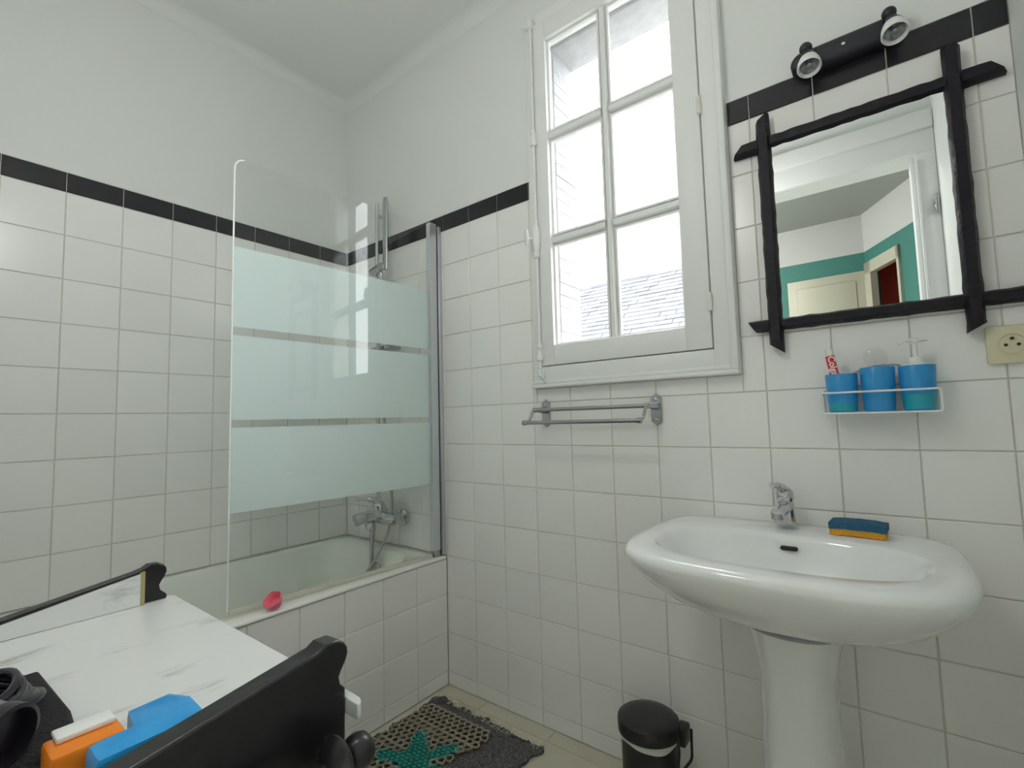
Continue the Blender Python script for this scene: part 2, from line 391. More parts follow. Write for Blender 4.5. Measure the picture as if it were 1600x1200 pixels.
# added globe lamp, out of view, to fill the room with light
def emis(name, col, st):
    m = bpy.data.materials.new(name); m.use_nodes = True; b = m.node_tree.nodes['Principled BSDF']
    b.inputs['Base Color'].default_value = (.8, .8, .8, 1); b.inputs['Emission Color'].default_value = col; b.inputs['Emission Strength'].default_value = st; M[name] = m
FILL = 13.5
LX, LY, LZ = 1.52, -1.22, 2.08
emis('fill_glow', (1.0, 0.99, 0.955, 1), FILL)
cl = thing('fill_lamp', (LX, LY, H), 'added globe lamp out of view, fill light for the bathroom', 'lamp')
bm = B(); lathe(bm, [(0.05, 0), (0.052, .01), (0.04, .03), (0.006, .036)], (LX, LY, H-0.0005), (0, 0, -1), 28); link('fill_rose', bm, 'white_plastic', cl)
bm = B(); tube(bm, [(LX, LY, H-.03), (LX, LY, LZ+.11)], 0.004, 8); lathe(bm, [(0.008, .14), (0.03, .125), (0.034, .095)], (LX, LY, LZ), n=20); link('cord', bm, 'white_plastic', cl)
bm = B(); sphere(bm, (LX, LY, LZ), 0.105, u=28, v=16); link('fill_globe', bm, 'fill_glow', cl)

# ------------------------------------------------------------------ hall behind the doorway
A_ = Vector((2.109, -3.6)); Bv = Vector((2.356, -3.13)); uu = (Bv-A_).normalized(); nn = Vector((-uu.y, uu.x))   # points into the hall
HE = A_+uu*1.35
bm = B(); box(bm, -0.6, 3.2, -4.2, -D-0.15, -0.15, 0.0); tag(link('floor_hall', bm, 'hall_floor', smooth=0), 'pale hall floor beyond the doorway', None, kind='structure')  # unseen floor made pale to reflect more light
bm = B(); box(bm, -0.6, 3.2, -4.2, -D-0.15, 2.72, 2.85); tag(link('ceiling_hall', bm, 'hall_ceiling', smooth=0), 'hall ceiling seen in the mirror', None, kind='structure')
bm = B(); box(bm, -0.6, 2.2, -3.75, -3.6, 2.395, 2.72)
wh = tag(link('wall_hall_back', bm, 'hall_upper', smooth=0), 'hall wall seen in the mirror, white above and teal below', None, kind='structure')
bm = B(); box(bm, -0.6, 2.2, -3.75, -3.602, 1.3, 2.395); link('teal_paint', bm, 'teal_paint', wh, smooth=0)
bm = B(); box(bm, -0.6, 2.2, -3.75, -3.601, 0, 1.3); link('bounce_paint', bm, 'hall_paint', wh, smooth=0)  # unseen lower wall made white to bounce light into the bathroom
dd = thing('door_2', (1.82, -3.6, 0), 'cream hall cupboard door under the teal band, in the mirror', None, kind='structure')
bm = B(); box(bm, 1.53, 2.105, -3.602, -3.58, 0, 2.235, 0.006); link('door_frame', bm, 'beige_paint', dd)
bm = B(); box(bm, 1.60, 2.04, -3.585, -3.572, 1.25, 2.16, 0.008); link('door_panel', bm, 'beige_paint', dd)
bm = B(); box(bm, 1.60, 2.04, -3.585, -3.572, 0.15, 1.15, 0.008); link('door_panel', bm, 'beige_paint', dd)
def oblique(bm, s0, s1, d0, d1, z0, z1):
    c = [A_+uu*s0+nn*d0, A_+uu*s1+nn*d0, A_+uu*s1+nn*d1, A_+uu*s0+nn*d1]
    return loft(bm, [[Vector((p.x, p.y, z0)) for p in c], [Vector((p.x, p.y, z1)) for p in c]])
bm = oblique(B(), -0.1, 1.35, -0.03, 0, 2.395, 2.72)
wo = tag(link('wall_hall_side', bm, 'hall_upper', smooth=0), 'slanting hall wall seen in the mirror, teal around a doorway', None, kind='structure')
bm = B(); oblique(bm, -0.1, 0.02, -0.03, -0.001, 0, 2.395); oblique(bm, 0.45, 1.35, -0.03, -0.001, 1.3, 2.395); oblique(bm, 0.02, 0.45, -0.03, -0.001, 2.2, 2.395)
link('teal_paint', bm, 'teal_paint', wo, smooth=0)
bm = oblique(B(), 0.48, 1.35, -0.03, -0.0005, 0, 1.3); link('bounce_paint', bm, 'hall_paint', wo, smooth=0)  # same added white lower part, unseen, to reflect hall light
d3 = thing('door_3', (A_.x+uu.x*.3, A_.y+uu.y*.3, 0), 'cream door frame around a red-brown room, in the mirror', None, kind='structure')
bm = oblique(B(), 0.01, 0.10, -0.035, 0.018, 0, 2.29); link('jamb', bm, 'beige_paint', d3, smooth=0)
bm = oblique(B(), 0.45, 0.478, -0.035, 0.018, 0, 2.29); link('jamb', bm, 'beige_paint', d3, smooth=0)
bm = oblique(B(), 0.01, 0.478, -0.035, 0.018, 2.195, 2.29); link('door_head', bm, 'beige_paint', d3, smooth=0)
bm = B(); oblique(bm, -0.2, 1.2, -0.75, -0.70, 0, 2.6); oblique(bm, -0.2, -0.15, -0.7, -0.036, 0, 2.6); oblique(bm, 0.9, 0.95, -0.7, -0.036, 0, 2.6); oblique(bm, -0.2, 1.2, -0.75, -0.036, 2.6, 2.65)
tag(link('wall_red_room', bm, 'red_paint', smooth=0), 'red-brown wall of the room beyond the hall, in the mirror', None, kind='structure')
sh = B(); oblique(sh, 0.30, 0.9, -0.62, -0.45, 1.97, 2.0); oblique(sh, 0.30, 0.9, -0.62, -0.45, 1.6, 1.97)
o = link('wall_cupboard', sh, 'rose_paint', org=(A_.x+uu.x*.5-nn.x*.5, A_.y+uu.y*.5-nn.y*.5, 1.6), smooth=0)
tag(o, 'rose red wall cupboard inside the red room, seen in the mirror', 'cupboard')
bm = B(); box(bm, HE.x-0.01, HE.x+0.14, HE.y-0.05, -D-0.15, 0, 2.72)
tag(link('wall_hall_right', bm, 'hall_paint', smooth=0), 'hall wall beside the doorway', None, kind='structure')
bm = B()
for y0, y1, z0, z1 in ((-3.75, -3.05, 0, 2.72), (-2.45, -1.75, 0, 2.72), (-3.05, -2.45, 0, 1.1), (-3.05, -2.45, 2.3, 2.72)): box(bm, -0.6, -0.45, y0, y1, z0, z1)  # opening added out of view so sky light enters the hall
tag(link('wall_hall_left', bm, 'hall_paint', smooth=0), 'unseen hall wall with an opening added to let daylight in', None, kind='structure')

hl = thing('hall_fill_lamp', (0.9, -2.6, 2.72), 'added hall lamp out of view, fill light through the doorway', 'lamp')  # added, unseen lamp whose light fills in through the doorway
emis('hall_fill_glow', (1.0, 0.985, 0.955, 1), 135.0)
bm = B(); lathe(bm, [(0.12, 0), (0.122, .01), (0.12, .02)], (0.9, -2.6, 2.7195), (0, 0, -1), 32); link('hall_fill_base', bm, 'white_plastic', hl)
bm = B(); lathe(bm, [(0.11, .0205), (0.11, .04), (0.09, .07), (0.05, .085), (0.002, .09)], (0.9, -2.6, 2.72), (0, 0, -1), 32); link('hall_fill_shade', bm, 'hall_fill_glow', hl)

# ------------------------------------------------------------------ outside
bm = B(); box(bm, -40, 40, 1.0, 60, -3.3, -3.2); tag(link('ground', bm, 'ground', smooth=0), 'ground outside below the window', None, kind='structure')
RY, RZ, SL = 6.5, 3.52, 1.0
rf = thing('neighbouring_roof', (-1.0, 5.0, -3.2), 'pale slate roof of the neighbouring house, seen through the window', 'roof')
bm = B(); prism(bm, [(RY, RZ-0.03), (RY+4, RZ-4.03), (RY+4, RZ-4.2), (RY, RZ-0.25), (RY-3.2, RZ-3.35), (RY-3.2, RZ-3.23)], 'x', -9, 4.5); link('roof_deck', bm, 'slate_gap', rf, smooth=0)
bm = B(); box(bm, -8.7, 4.2, RY-2.9, RY+3.7, -3.2, RZ-3.1); link('house_wall', bm, 'render_wall', rf, smooth=0)
bm = B(); course = 0.115; sw = 0.24; dS = Vector((0, -1, -1)).normalized(); nS = Vector((0, -1, 1)).normalized()
for r in range(30):
    off = (r % 2)*sw/2
    for c in range(30):
        x0 = -4.6+c*sw+off+0.003; x1 = x0+sw-0.006
        top = Vector((0, RY, RZ))+dS*(r*course); L = course*1.25
        lift = 0.018+random.uniform(-.005, .008); x0 += random.uniform(-.006, .006)
        p = [top+nS*0.002, top+dS*L+nS*lift, top+dS*(L+random.uniform(-.004, .006))+nS*(lift-0.02), top-nS*0.01]
        loft(bm, [[Vector((x0, q.y, q.z)) for q in p], [Vector((x1, q.y, q.z)) for q in p]])
tag(link('slates', bm, 'slate', rf, smooth=0), 'overlapping slate courses', kind='stuff')
bm = B(); prism(bm, [(RY-0.09, RZ-0.06), (RY, RZ+0.045), (RY+0.09, RZ-0.06)], 'x', -9, 4.5); link('ridge_cap', bm, 'slate', rf, smooth=0)

# ------------------------------------------------------------------ window
wn = thing('window_1', (1.52, 0, 1.16), 'white wooden casement window with six panes', None, kind='structure')
def wpart(name, x0, x1, y0, y1, z0, z1, bev=0.003, m='frame_paint', par=wn):
    bm = B(); box(bm, x0, x1, y0, y1, z0, z1, bev); return link(name, bm, m, par)
SX0, SX1, SZ0, SZ1 = 1.214, 1.800, 1.244, 2.517
wpart('casing_board', CX0, SX0+0.006, -0.016, 0.05, CZ0+0.02, CZ1, 0.004)
wpart('casing_board', SX1+0.003, CX1-0.018, -0.024, 0.05, CZ0+0.02, CZ1, 0.004)
wpart('casing_moulding', CX1-0.020, CX1, -0.036, 0.005, CZ0+0.012, CZ1, 0.006)
wpart('casing_board', CX0, CX1-0.018, -0.018, 0.05, SZ1+0.003, CZ1, 0.004)
wpart('casing_board', SX0+0.005, SX1+0.004, -0.022, 0.05, CZ0+0.02, SZ0-0.003, 0.003)
wpart('sill_moulding', CX0-0.002, CX1, -0.034, 0.005, CZ0, CZ0+0.014, 0.005)
wpart('sill_moulding', CX0, CX1-0.01, -0.028, 0.005, CZ0+0.014, CZ0+0.026, 0.004)
YS0, YS1 = -0.026, 0.018
px = [(1.275, 1.484), (1.513, 1.728)]; pz = [(1.313, 1.673), (1.708, 2.060), (2.095, 2.442)]
wpart('sash_stile', SX0, px[0][0], YS0, YS1, SZ0, SZ1); wpart('sash_stile', px[1][1], SX1, YS0, YS1, SZ0, SZ1)
wpart('sash_rail', px[0][0]-.001, px[1][1]+.001, YS0, YS1, SZ0, pz[0][0]); wpart('sash_rail', px[0][0]-.001, px[1][1]+.001, YS0, YS1, pz[2][1], SZ1)
def bar(v, c, e0, e1, hw):
    bm = B(); prof = [(-hw, 0.014), (-hw, 0.0), (-hw*.45, -0.018), (hw*.45, -0.018), (hw, 0.0), (hw, 0.014)]
    if v: loft(bm, [[Vector((c+a, b, e0)) for a, b in prof], [Vector((c+a, b, e1)) for a, b in prof]])
    else: loft(bm, [[Vector((e0, b, c+a)) for a, b in prof], [Vector((e1, b, c+a)) for a, b in prof]])
    return link('glazing_bar', bm, 'frame_paint', wn)
bar(True, 1.4985, pz[0][0], pz[2][1], 0.0150)
for z in (1.6905, 2.0775):
    for a, b in px: bar(False, z, a, b, 0.0180)
for a, b in px:
    for c, d in pz:
        wpart('pane', a-0.002, b+0.002, 0.004, 0.007, c-0.002, d+0.002, 0, 'window_glass')
        bm = B(); e = 0.007       # glazing bead
        box(bm, a, a+e, -0.008, 0.003, c, d); box(bm, b-e, b, -0.008, 0.003, c, d); box(bm, a+e, b-e, -0.008, 0.003, c, c+e); box(bm, a+e, b-e, -0.008, 0.003, d-e, d)
        link('glazing_bead', bm, 'frame_paint', wn, smooth=0)
for z in (1.375, 1.955, 2.40):
    bm = B(); lathe(bm, [(0.003, -.028), (0.0065, -.025), (0.0065, -.001), (0.0055, 0), (0.0065, .001), (0.0065, .025), (0.003, .028)], (SX1+0.001, -0.030, z), n=14); link('hinge', bm, 'hinge_paint', wn)
# espagnolette bolt on the left stile
bx = 1.222; by = -0.036
bm = B(); tube(bm, [(bx, by, 1.235), (bx, by, 2.50)], 0.006); bolt = link('bolt_rod', bm, 'frame_paint', wn)
for z in (1.295, 2.08):
    bm = B(); lathe(bm, [(0.006, -.035), (0.011, -.032), (0.011, -.012), (0.008, -.008), (0.008, .008), (0.011, .012), (0.010, .022), (0.005, .03)], (bx, by, z), n=16); box(bm, bx-0.012, bx+0.012, by+0.004, YS0+0.001, z-0.025, z+0.02, 0.003); link('bolt_keeper', bm, 'frame_paint', bolt)
bm = B(); lathe(bm, [(0.004, -.075), (0.012, -.072), (0.012, -.055), (0.009, -.05), (0.012, -.04), (0.015, -.02), (0.015, .02), (0.012, .035), (0.007, .05), (0.009, .06), (0.004, .072)], (bx, by, 1.705), n=18); link('bolt_case', bm, 'frame_paint', bolt)
bm = B(); lathe(bm, [(0.005, 0), (0.005, .02), (0.009, .024)], (bx-0.006, by-0.008, 1.70), (-.55, -1, 0), 12)
t = bmesh.new(); bmesh.ops.create_uvsphere(t, u_segments=18, v_segments=10, radius=1)
q = Vector((-.55, -1, 0)).to_track_quat('Z', 'Y')
for v in t.verts: v.co = Vector((bx-0.02, by-0.034, 1.703))+q@Vector((v.co.x*.014, v.co.y*.032, v.co.z*.007))
merge(bm, t); link('bolt_knob', bm, 'frame_paint', bolt)
bm = B(); tube(bm, spline([(bx+.004, -0.03, 1.235), (bx+.004, -0.042, 1.215), (bx+.012, -0.046, 1.205), (bx+.018, -0.04, 1.195), (bx+.012, -0.036, 1.18)]), 0.004); box(bm, bx-.012, bx+.014, -0.036, -0.018, 1.205, 1.232, .004); link('bolt_hook', bm, 'frame_paint', bolt)
bm = B(); box(bm, bx-.016, bx+.012, -0.046, -0.014, 2.50, 2.535, .005); tube(bm, spline([(bx-.01, -.04, 2.51), (bx-.022, -.045, 2.515), (bx-.03, -.04, 2.525)]), .005); link('bolt_hook', bm, 'frame_paint', bolt)

# ------------------------------------------------------------------ bathtub
tb = thing('bathtub', (0.36, -0.8, 0.0), 'white enamelled bathtub behind the glass screen', 'bathtub')
bm = B(); N = 8
x0, x1, y0, y1 = 0.003, 0.7095, -D+0.004, -0.003
rings = [rrect(x0, x1-.001, y0, y1, 0.008, 0.4995, N), rrect(x0, x1, y0, y1, 0.008, 0.5005, N), rrect(x0, x1, y0, y1, 0.008, 0.5065, N), rrect(x0+.003, x1-.003, y0+.003, y1-.003, 0.007, 0.5092, N),
         rrect(0.060, 0.632, -1.54, -0.075, 0.13, 0.510, N), rrect(0.068, 0.622, -1.53, -0.084, 0.13, 0.500, N), rrect(0.085, 0.605, -1.50, -0.095, 0.14, 0.42, N),
         rrect(0.115, 0.575, -1.42, -0.12, 0.15, 0.22, N), rrect(0.15, 0.54, -1.34, -0.16, 0.15, 0.145, N), rrect(0.22, 0.47, -1.25, -0.24, 0.12, 0.13, N)]
loft(bm, rings, False, True); link('tub', bm, 'enamel', tb, smooth=50)
bm = B(); box(bm, 0.58, 0.65, -1.5, -0.1, 0.0, 0.10); box(bm, 0.1, 0.17, -1.5, -0.1, 0, 0.10); box(bm, 0.15, 0.6, -1.3, -0.3, 0.08, 0.128); link('support', bm, 'dark_gap', tb, smooth=0)
bm = B(); lathe(bm, [(0.032, 0), (0.034, 0.004), (0.02, 0.006), (0.005, 0.004)], (0.345, -0.30, 0.1305), n=20); link('drain', bm, 'chrome', tb)

# glass screen, hinged at the window wall and swung 4 degrees over the bath
ANG = math.radians(4.0); hx, hy = 0.680, -0.034
sd = Vector((-math.sin(ANG), -math.cos(ANG), 0)); sn = Vector((math.cos(ANG), -math.sin(ANG), 0)); HP = Vector((hx, hy, 0))
scn = thing('bath_screen', (hx, hy, 0.51), 'clear glass bath screen with three frosted bands', 'bath screen')
def sp(s, d, z): return HP+sd*s+sn*d+Vector((0, 0, z))
def slab(name, poly, d0, d1, m, par=scn, smooth=0):
    bm = B(); loft(bm, [[sp(s, d0, z) for s, z in poly], [sp(s, d1, z) for s, z in poly]]); return link(name, bm, m, par, smooth=smooth)
SW, SB, ST, RC = 0.775, 0.522, 1.892, 0.032
cor = [(SW-RC+RC*math.sin(t), ST-RC+RC*math.cos(t)) for t in [math.pi/2*k/10 for k in range(11)]]
gl = slab('glass_panel', [(0.005, SB), (0.005, ST)]+cor+[(SW, SB)], -0.003, 0.003, 'glass')
edge_o = cor+[(SW, SB)]; edge_i = [(SW-0.004, SB)]+[(SW-RC+(RC-.004)*math.sin(t), ST-RC+(RC-.004)*math.cos(t)) for t in [math.pi/2*k/10 for k in range(10, -1, -1)]]
bm = B(); pa = [sp(s+0.0003, 0, z+0.0003) for s, z in edge_o[1:]]; tube(bm, pa, 0.0026, 8); link('polished_edge', bm, 'glass_edge', gl)
for z0, z1 in ((0.802, 1.055), (1.078, 1.336), (1.362, 1.612)):
    slab('frosted_band', [(0.006, z0), (0.006, z1), (SW-0.002, z1), (SW-0.002, z0)], -0.0040, -0.0034, 'frost', gl)
bm = B(); c = [sp(-0.012, -0.012, 0), sp(0.022, -0.012, 0), sp(0.022, 0.012, 0), sp(-0.012, 0.012, 0)]
loft(bm, [[p+Vector((0, 0, z)) for p in c] for z in (0.535, 1.905)]); link('hinge_profile', bm, 'aluminium', scn, smooth=0)
bm = B(); box(bm, hx-0.010, hx+0.022, -0.017, -0.0005, 0.512, 1.895, 0.002); link('wall_profile', bm, 'aluminium', scn)
bm = B(); box(bm, hx-0.004, hx+0.012, -0.0235, -0.0165, 0.515, 1.890); link('gasket', bm, 'dark_gap', scn, smooth=0)
bm = B(); c = [sp(-0.010, -0.011, 0), sp(0.020, -0.011, 0), sp(0.020, 0.011, 0), sp(-0.010, 0.011, 0)]
loft(bm, [[p+Vector((0, 0, z)) for p in c] for z in (0.5105, 0.535)]); link('hinge_foot', bm, 'satin', scn, smooth=0)
slab('bottom_seal', [(0.024, 0.511), (0.024, 0.523), (SW-0.004, 0.523), (SW-0.004, 0.511)], -0.006, 0.006, 'seal')

# shower rail with holder, wand and soap dish
sr = thing('shower_rail', (0.322, 0, 0.70), 'chrome shower rail with hand shower and soap dish behind the screen', 'shower rail')
rx, ry = 0.322, -0.05
bm = B(); tube(bm, [(rx, ry, 0.715), (rx, ry, 2.10)], 0.0085, 12); link('rail', bm, 'chrome', sr)
for z in (2.04, 0.80):
    bm = B(); lathe(bm, [(0.018, 0), (0.018, .006), (0.009, .010), (0.009, 0.05)], (rx, 0.0, z), (0, -1, 0), 16); link('bracket', bm, 'chrome', sr)
bm = B(); lathe(bm, [(0.012, -.03), (0.019, -.028), (0.019, .10), (0.014, .105)], (rx-.005, ry-.012, 1.768), (1.0, -0.35, -0.06), 20); link('slider', bm, 'satin', sr)
bm = B(); c0 = Vector((0.425, -0.082, 1.75))
pts = [(0.014, -.0), (0.016, .06), (0.017, .20), (0.0175, .31), (0.012, .335)]
loft(bm, [[c0+Vector((a*r*math.cos(t), 0.55*r*math.sin(t), h)) for t in [2*math.pi*k/16 for k in range(16)]] for (r, h), a in zip(pts, (1, 1, 1, 1, 1))]); link('hand_shower', bm, 'satin', sr)
bm = B(); lathe(bm, [(0.006, 0.0), (0.011, -.006), (0.013, -.03), (0.008, -.05)], (0.40, -0.09, 1.745), (0.1, -0.3, 1), 14); link('hose_nut', bm, 'chrome', sr)
bm = B(); box(bm, 0.335, 0.455, -0.10, -0.02, 1.385, 1.402, 0.006); link('soap_dish', bm, 'satin', sr)
bm = B(); tube(bm, spline([(0.40, -0.095, 1.70), (0.41, -.11, 1.45), (0.44, -.11, 1.1), (0.455, -.085, .80), (0.445, -0.075, 0.66), (0.42, -.10, .54), (0.36, -.16, .40), (.32, -.22, .33)], 10), 0.0065, 10); link('hose', bm, 'satin', sr)

# bath mixer
mx = thing('bath_mixer', (0.36, 0, 0.64), 'chrome lever mixer tap on the wall above the bath', 'tap')
bm = B(); lathe(bm, [(0.034, 0), (0.036, .004), (0.034, .016), (0.018, .02), (0.018, .05)], (0.445, 0.0, 0.640), (0, -1, 0), 24); link('flange', bm, 'chrome', mx)
bm = B(); lathe(bm, [(0.034, 0), (0.036, .004), (0.034, .016), (0.018, .02), (0.018, .05)], (0.295, 0.0, 0.640), (0, -1, 0), 24); link('flange', bm, 'chrome', mx)
bm = B(); lathe(bm, [(0.014, -.105), (0.024, -.10), (0.026, -.05), (0.030, -.02), (0.030, .03), (0.026, .06), (0.024, .10), (0.014, .105)], (0.370, -0.068, 0.640), (1, 0, 0), 24); link('body', bm, 'chrome', mx)
bm = B(); lathe(bm, [(0.026, 0.0), (0.028, .02), (0.028, .045), (0.022, .058), (0.004, .062)], (0.370, -0.075, 0.655), (0, -0.25, 1), 22); cap = link('cartridge', bm, 'chrome', mx)
bm = B(); tube(bm, spline([(0.370, -0.09, 0.715), (0.352, -0.13, 0.728), (0.325, -0.175, 0.732)]), [0.012]*8+[0.008]*9, 10); link('lever', bm, 'chrome', cap)
bm = B(); tube(bm, spline([(0.350, -0.085, 0.640), (0.335, -0.13, 0.648), (0.325, -0.175, 0.640)], 8), [0.020]*9+[0.026]*8, 16); link('spout', bm, 'chrome', mx)
bm = B(); lathe(bm, [(0.008, 0), (0.012, .01), (0.021, .02), (0.021, .036), (0.012, .044)], (0.345, -0.085, 0.612), (-.3, -1, -.25), 16); link('diverter_knob', bm, 'chrome', mx)
bm = B(); tube(bm, spline([(0.35, -0.10, 0.60), (0.348, -0.105, 0.55), (0.35, -0.11, 0.44), (0.352, -0.125, 0.40)], 8), [0.011]*10+[0.009]*15, 12); link('hose', bm, 'satin', mx)
bm = B(); tube(bm, spline([(0.365, -.12, .43), (0.385, -.115, .455), (0.405, -.11, .445), (0.405, -.105, .415), (0.39, -.10, .39)], 8), 0.006, 10); link('hose', bm, 'satin', mx)

# pink flower shaped cup on the bath edge
bm = B(); rings = []; nn2 = 40
for r, h in ((0.006, 0.0), (0.016, 0.002), (0.021, 0.010), (0.024, 0.022), (0.027, 0.031), (0.0255, 0.032), (0.021, 0.022), (0.016, 0.010), (0.004, 0.006)):
    rings.append([Vector((r*(1+.06*math.sin(5*t)*min(1, h/.02))*math.cos(t), r*(1+.06*math.sin(5*t)*min(1, h/.02))*math.sin(t), h)) for t in [2*math.pi*k/nn2 for k in range(nn2)]])
R = Euler((math.radians(38), math.radians(20), 0)).to_matrix()
rings = [[R@p for p in r] for r in rings]; zm = min(p.z for r in rings for p in r)
loft(bm, [[p+Vector((0.683, -0.690, 0.5105-zm)) for p in r] for r in rings])
tag(link('plastic_cup', bm, 'pink_rubber', org=(0.683, -0.69, 0.5105)), 'small pink plastic cup lying tipped on the bath edge', 'cup')

# ------------------------------------------------------------------ towel rail
tr = thing('towel_rail', (1.42, 0, 1.03), 'chrome double towel rail on the tiles under the window', 'towel rail')
for x in (1.220, 1.622):
    bm = B(); poly = [(x-.016, 1.042), (x, 1.029), (x+.016, 1.042), (x+.016, 1.112), (x, 1.126), (x-.016, 1.112)]
    prism(bm, poly, 'y', -0.0005, -0.008); plate = link('wall_plate', bm, 'satin', tr, smooth=20)
    for z in (1.047, 1.108):
        bm = B(); lathe(bm, [(0.0045, 0), (0.0045, .002), (0.002, .003)], (x, -0.008, z), (0, -1, 0), 10); link('screw', bm, 'chrome', plate)
    bm = B(); tube(bm, [(x, -0.006, 1.088), (x, -0.075, 1.088)], [0.012, 0.007], 12); link('arm', bm, 'satin', tr)
    bm = B(); tube(bm, arc([(x, -0.075, 1.088), (x, -0.085, 1.086), (x, -0.108, 1.052), (x, -0.128, 1.046)], 0.02), 0.005, 10); link('arm', bm, 'satin', tr)
for y, z, a, b in ((-0.075, 1.088, 1.214, 1.628), (-0.130, 1.046, 1.208, 1.628)):
    bm = B(); lathe(bm, [(0.004, 0), (0.0085, .002), (0.0085, .014), (0.0065, .016), (0.0065, b-a-.016), (0.0085, b-a-.014), (0.0085, b-a-.002), (0.004, b-a)], (a, y, z), (1, 0, 0), 14); link('bar', bm, 'satin', tr)

# ------------------------------------------------------------------ washbasin
wb = thing('washbasin', (1.975, -0.25, 0), 'white ceramic washbasin on a pedestal below the mirror', 'washbasin')
def ring(cx_, cy_, rx_, rb, rf_, nb, nf, z, n=80):
    out = []
    for k in range(n):
        t = 2*math.pi*k/n; c, s = math.cos(t), math.sin(t); e = nb if s > 0 else nf
        r = (abs(c)**e+abs(s)**e)**(-1/e); out.append(Vector((cx_+rx_*c*r, cy_+(rb if s > 0 else rf_)*s*r, z)))
    return out
bx0, by0 = 1.975, -0.25
bm = B()
R_ = [ring(bx0+.005, -0.17, .080, .08, .07, 3, 2.4, .600), ring(bx0, -0.18, .105, .12, .095, 3, 2.4, .603), ring(bx0, -0.20, .150, .17, .125, 3, 2.4, .615), ring(bx0, -0.22, .205, .20, .160, 3, 2.5, .638), ring(bx0, -0.24, .250, .225, .192, 3.5, 2.6, .668),
      ring(bx0, by0, .283, .240, .222, 4.5, 2.7, .702), ring(bx0, by0, .300, .245, .248, 5, 3.2, .736), ring(bx0, by0, .309, .246, .261, 5, 3.2, .758), ring(bx0, by0, .304, .246, .260, 5, 3.2, .768), ring(bx0, by0, .296, .244, .253, 5, 3.2, .7752),
      ring(bx0, by0, .280, .240, .240, 5, 2.8, .7765), ring(bx0, -0.282, .250, .140, .166, 2.6, 2.7, .7765), ring(bx0, -0.282, .245, .136, .160, 2.6, 2.7, .774), ring(bx0, -0.282, .238, .130, .153, 2.6, 2.7, .764), ring(bx0, -0.280, .222, .118, .140, 2.5, 2.5, .730),
      ring(bx0, -0.278, .195, .10, .122, 2.4, 2.4, .695), ring(bx0, -0.275, .14, .075, .09, 2.2, 2.2, .668), ring(bx0, -0.27, .06, .045, .05, 2, 2, .655), ring(bx0, -0.27, .022, .022, .022, 2, 2, .652)]
loft(bm, R_); link('bowl', bm, 'ceramic', wb, smooth=60)
bm = B(); loft(bm, [ring(1.982, -0.175, a, .09, b, 2.6, 2.4, z, 48) for a, b, z in ((.098, .125, 0.0), (.097, .122, .02), (.083, .105, .05), (.078, .098, .25), (.073, .093, .42), (.075, .095, .50), (.084, .104, .55), (.098, .118, .592), (.100, .120, .5945))])
link('pedestal', bm, 'ceramic', wb, smooth=60)
bm = B(); loft(bm, [ring(1.982, -0.18, .07, .07, .09, 2.5, 2.4, z, 32) for z in (.5946, .6005)]); link('joint_gap', bm, 'dark_gap', wb, smooth=0)
bm = B(); poly = []
for k in range(16):
    t = 2*math.pi*k/16; poly.append(((0.013 if math.cos(t) > 0 else -0.013)+.0045*math.cos(t), .0045*math.sin(t)))
loft(bm, [[Vector((1.978+u, -0.158+off-0.35*v*0, 0.748+v)) for u, v in poly] for off in (0.0, -0.0085)]); link('overflow_slot', bm, 'dark_gap', wb, smooth=0)
bm = B(); lathe(bm, [(0.02, 0), (0.021, .003), (0.008, .004)], (bx0, -0.27, .6525), n=20); link('drain', bm, 'chrome', wb)
# basin tap
tp = thing('basin_tap', (1.962, -0.065, 0.7765), 'small chrome single lever tap on the washbasin', 'tap')
bm = B(); L = Vector((1.962, -0.065, 0.7765))
loft(bm, [[L+Vector((r*math.cos(t), r*1.05*math.sin(t)-.10*h*0.6, h)) for t in [2*math.pi*k/24 for k in range(24)]] for r, h in ((.020, 0), (.0215, .003), (.0205, .02), (.0195, .045), (.019, .060), (.015, .066))]); link('body', bm, 'chrome', tp)
bm = B(); tube(bm, spline([(1.962, -0.065, .822), (1.958, -0.10, .826), (1.953, -0.135, .818)], 8), [0.017]*6+[0.0145]*11, 16); spt = link('spout', bm, 'chrome', tp)
bm = B(); lathe(bm, [(0.012, 0), (0.0125, .012), (0.010, .014)], (1.953, -0.131, .818), (-.02, -.12, -1), 16); link('aerator', bm, 'satin', spt)
bm = B(); lathe(bm, [(0.019, 0), (0.0205, .006), (0.0195, .022), (0.010, .032), (0.002, .034)], (1.962, -0.068, .842), (0, -.12, 1), 20)
tube(bm, spline([(1.962, -0.075, .868), (1.956, -0.105, .880), (1.948, -0.14, .886)], 8), [0.011]*5+[.009]*6+[.0065]*6, 12); link('lever', bm, 'chrome', tp)

# sponge on the basin edge
sg = thing('sponge', (2.105, -0.075, 0.7768), 'blue and yellow scouring sponge on the washbasin edge', 'sponge')
def warp_box(bm, x0, x1, y0, y1, z0, z1, amp):
    t = bmesh.new(); bmesh.ops.create_grid(t, x_segments=10, y_segments=5, size=0.5)
    top = [v.co.copy() for v in t.verts]; faces = [[v.index for v in f.verts] for f in t.faces]
    t.verts.index_update(); faces = [[v.index for v in f.verts] for f in t.faces]
    bnd = [e for e in t.edges if e.is_boundary]; be = [(e.verts[0].index, e.verts[1].index) for e in bnd]; t.free()
    def P(c, z): return Vector((x0+(c.x+.5)*(x1-x0), y0+(c.y+.5)*(y1-y0), z+amp*math.cos(c.x*math.pi)*(1 if z > z0 else .4)+random.uniform(-.0006, .0006)))
    va = [bm.verts.new(P(c, z1)) for c in top]; vb = [bm.verts.new(P(c, z0)) for c in top]
    for f in faces: bm.faces.new([va[i] for i in f]); bm.faces.new([vb[i] for i in f][::-1])
    for a, b in be: bm.faces.new((va[a], va[b], vb[b], vb[a]))
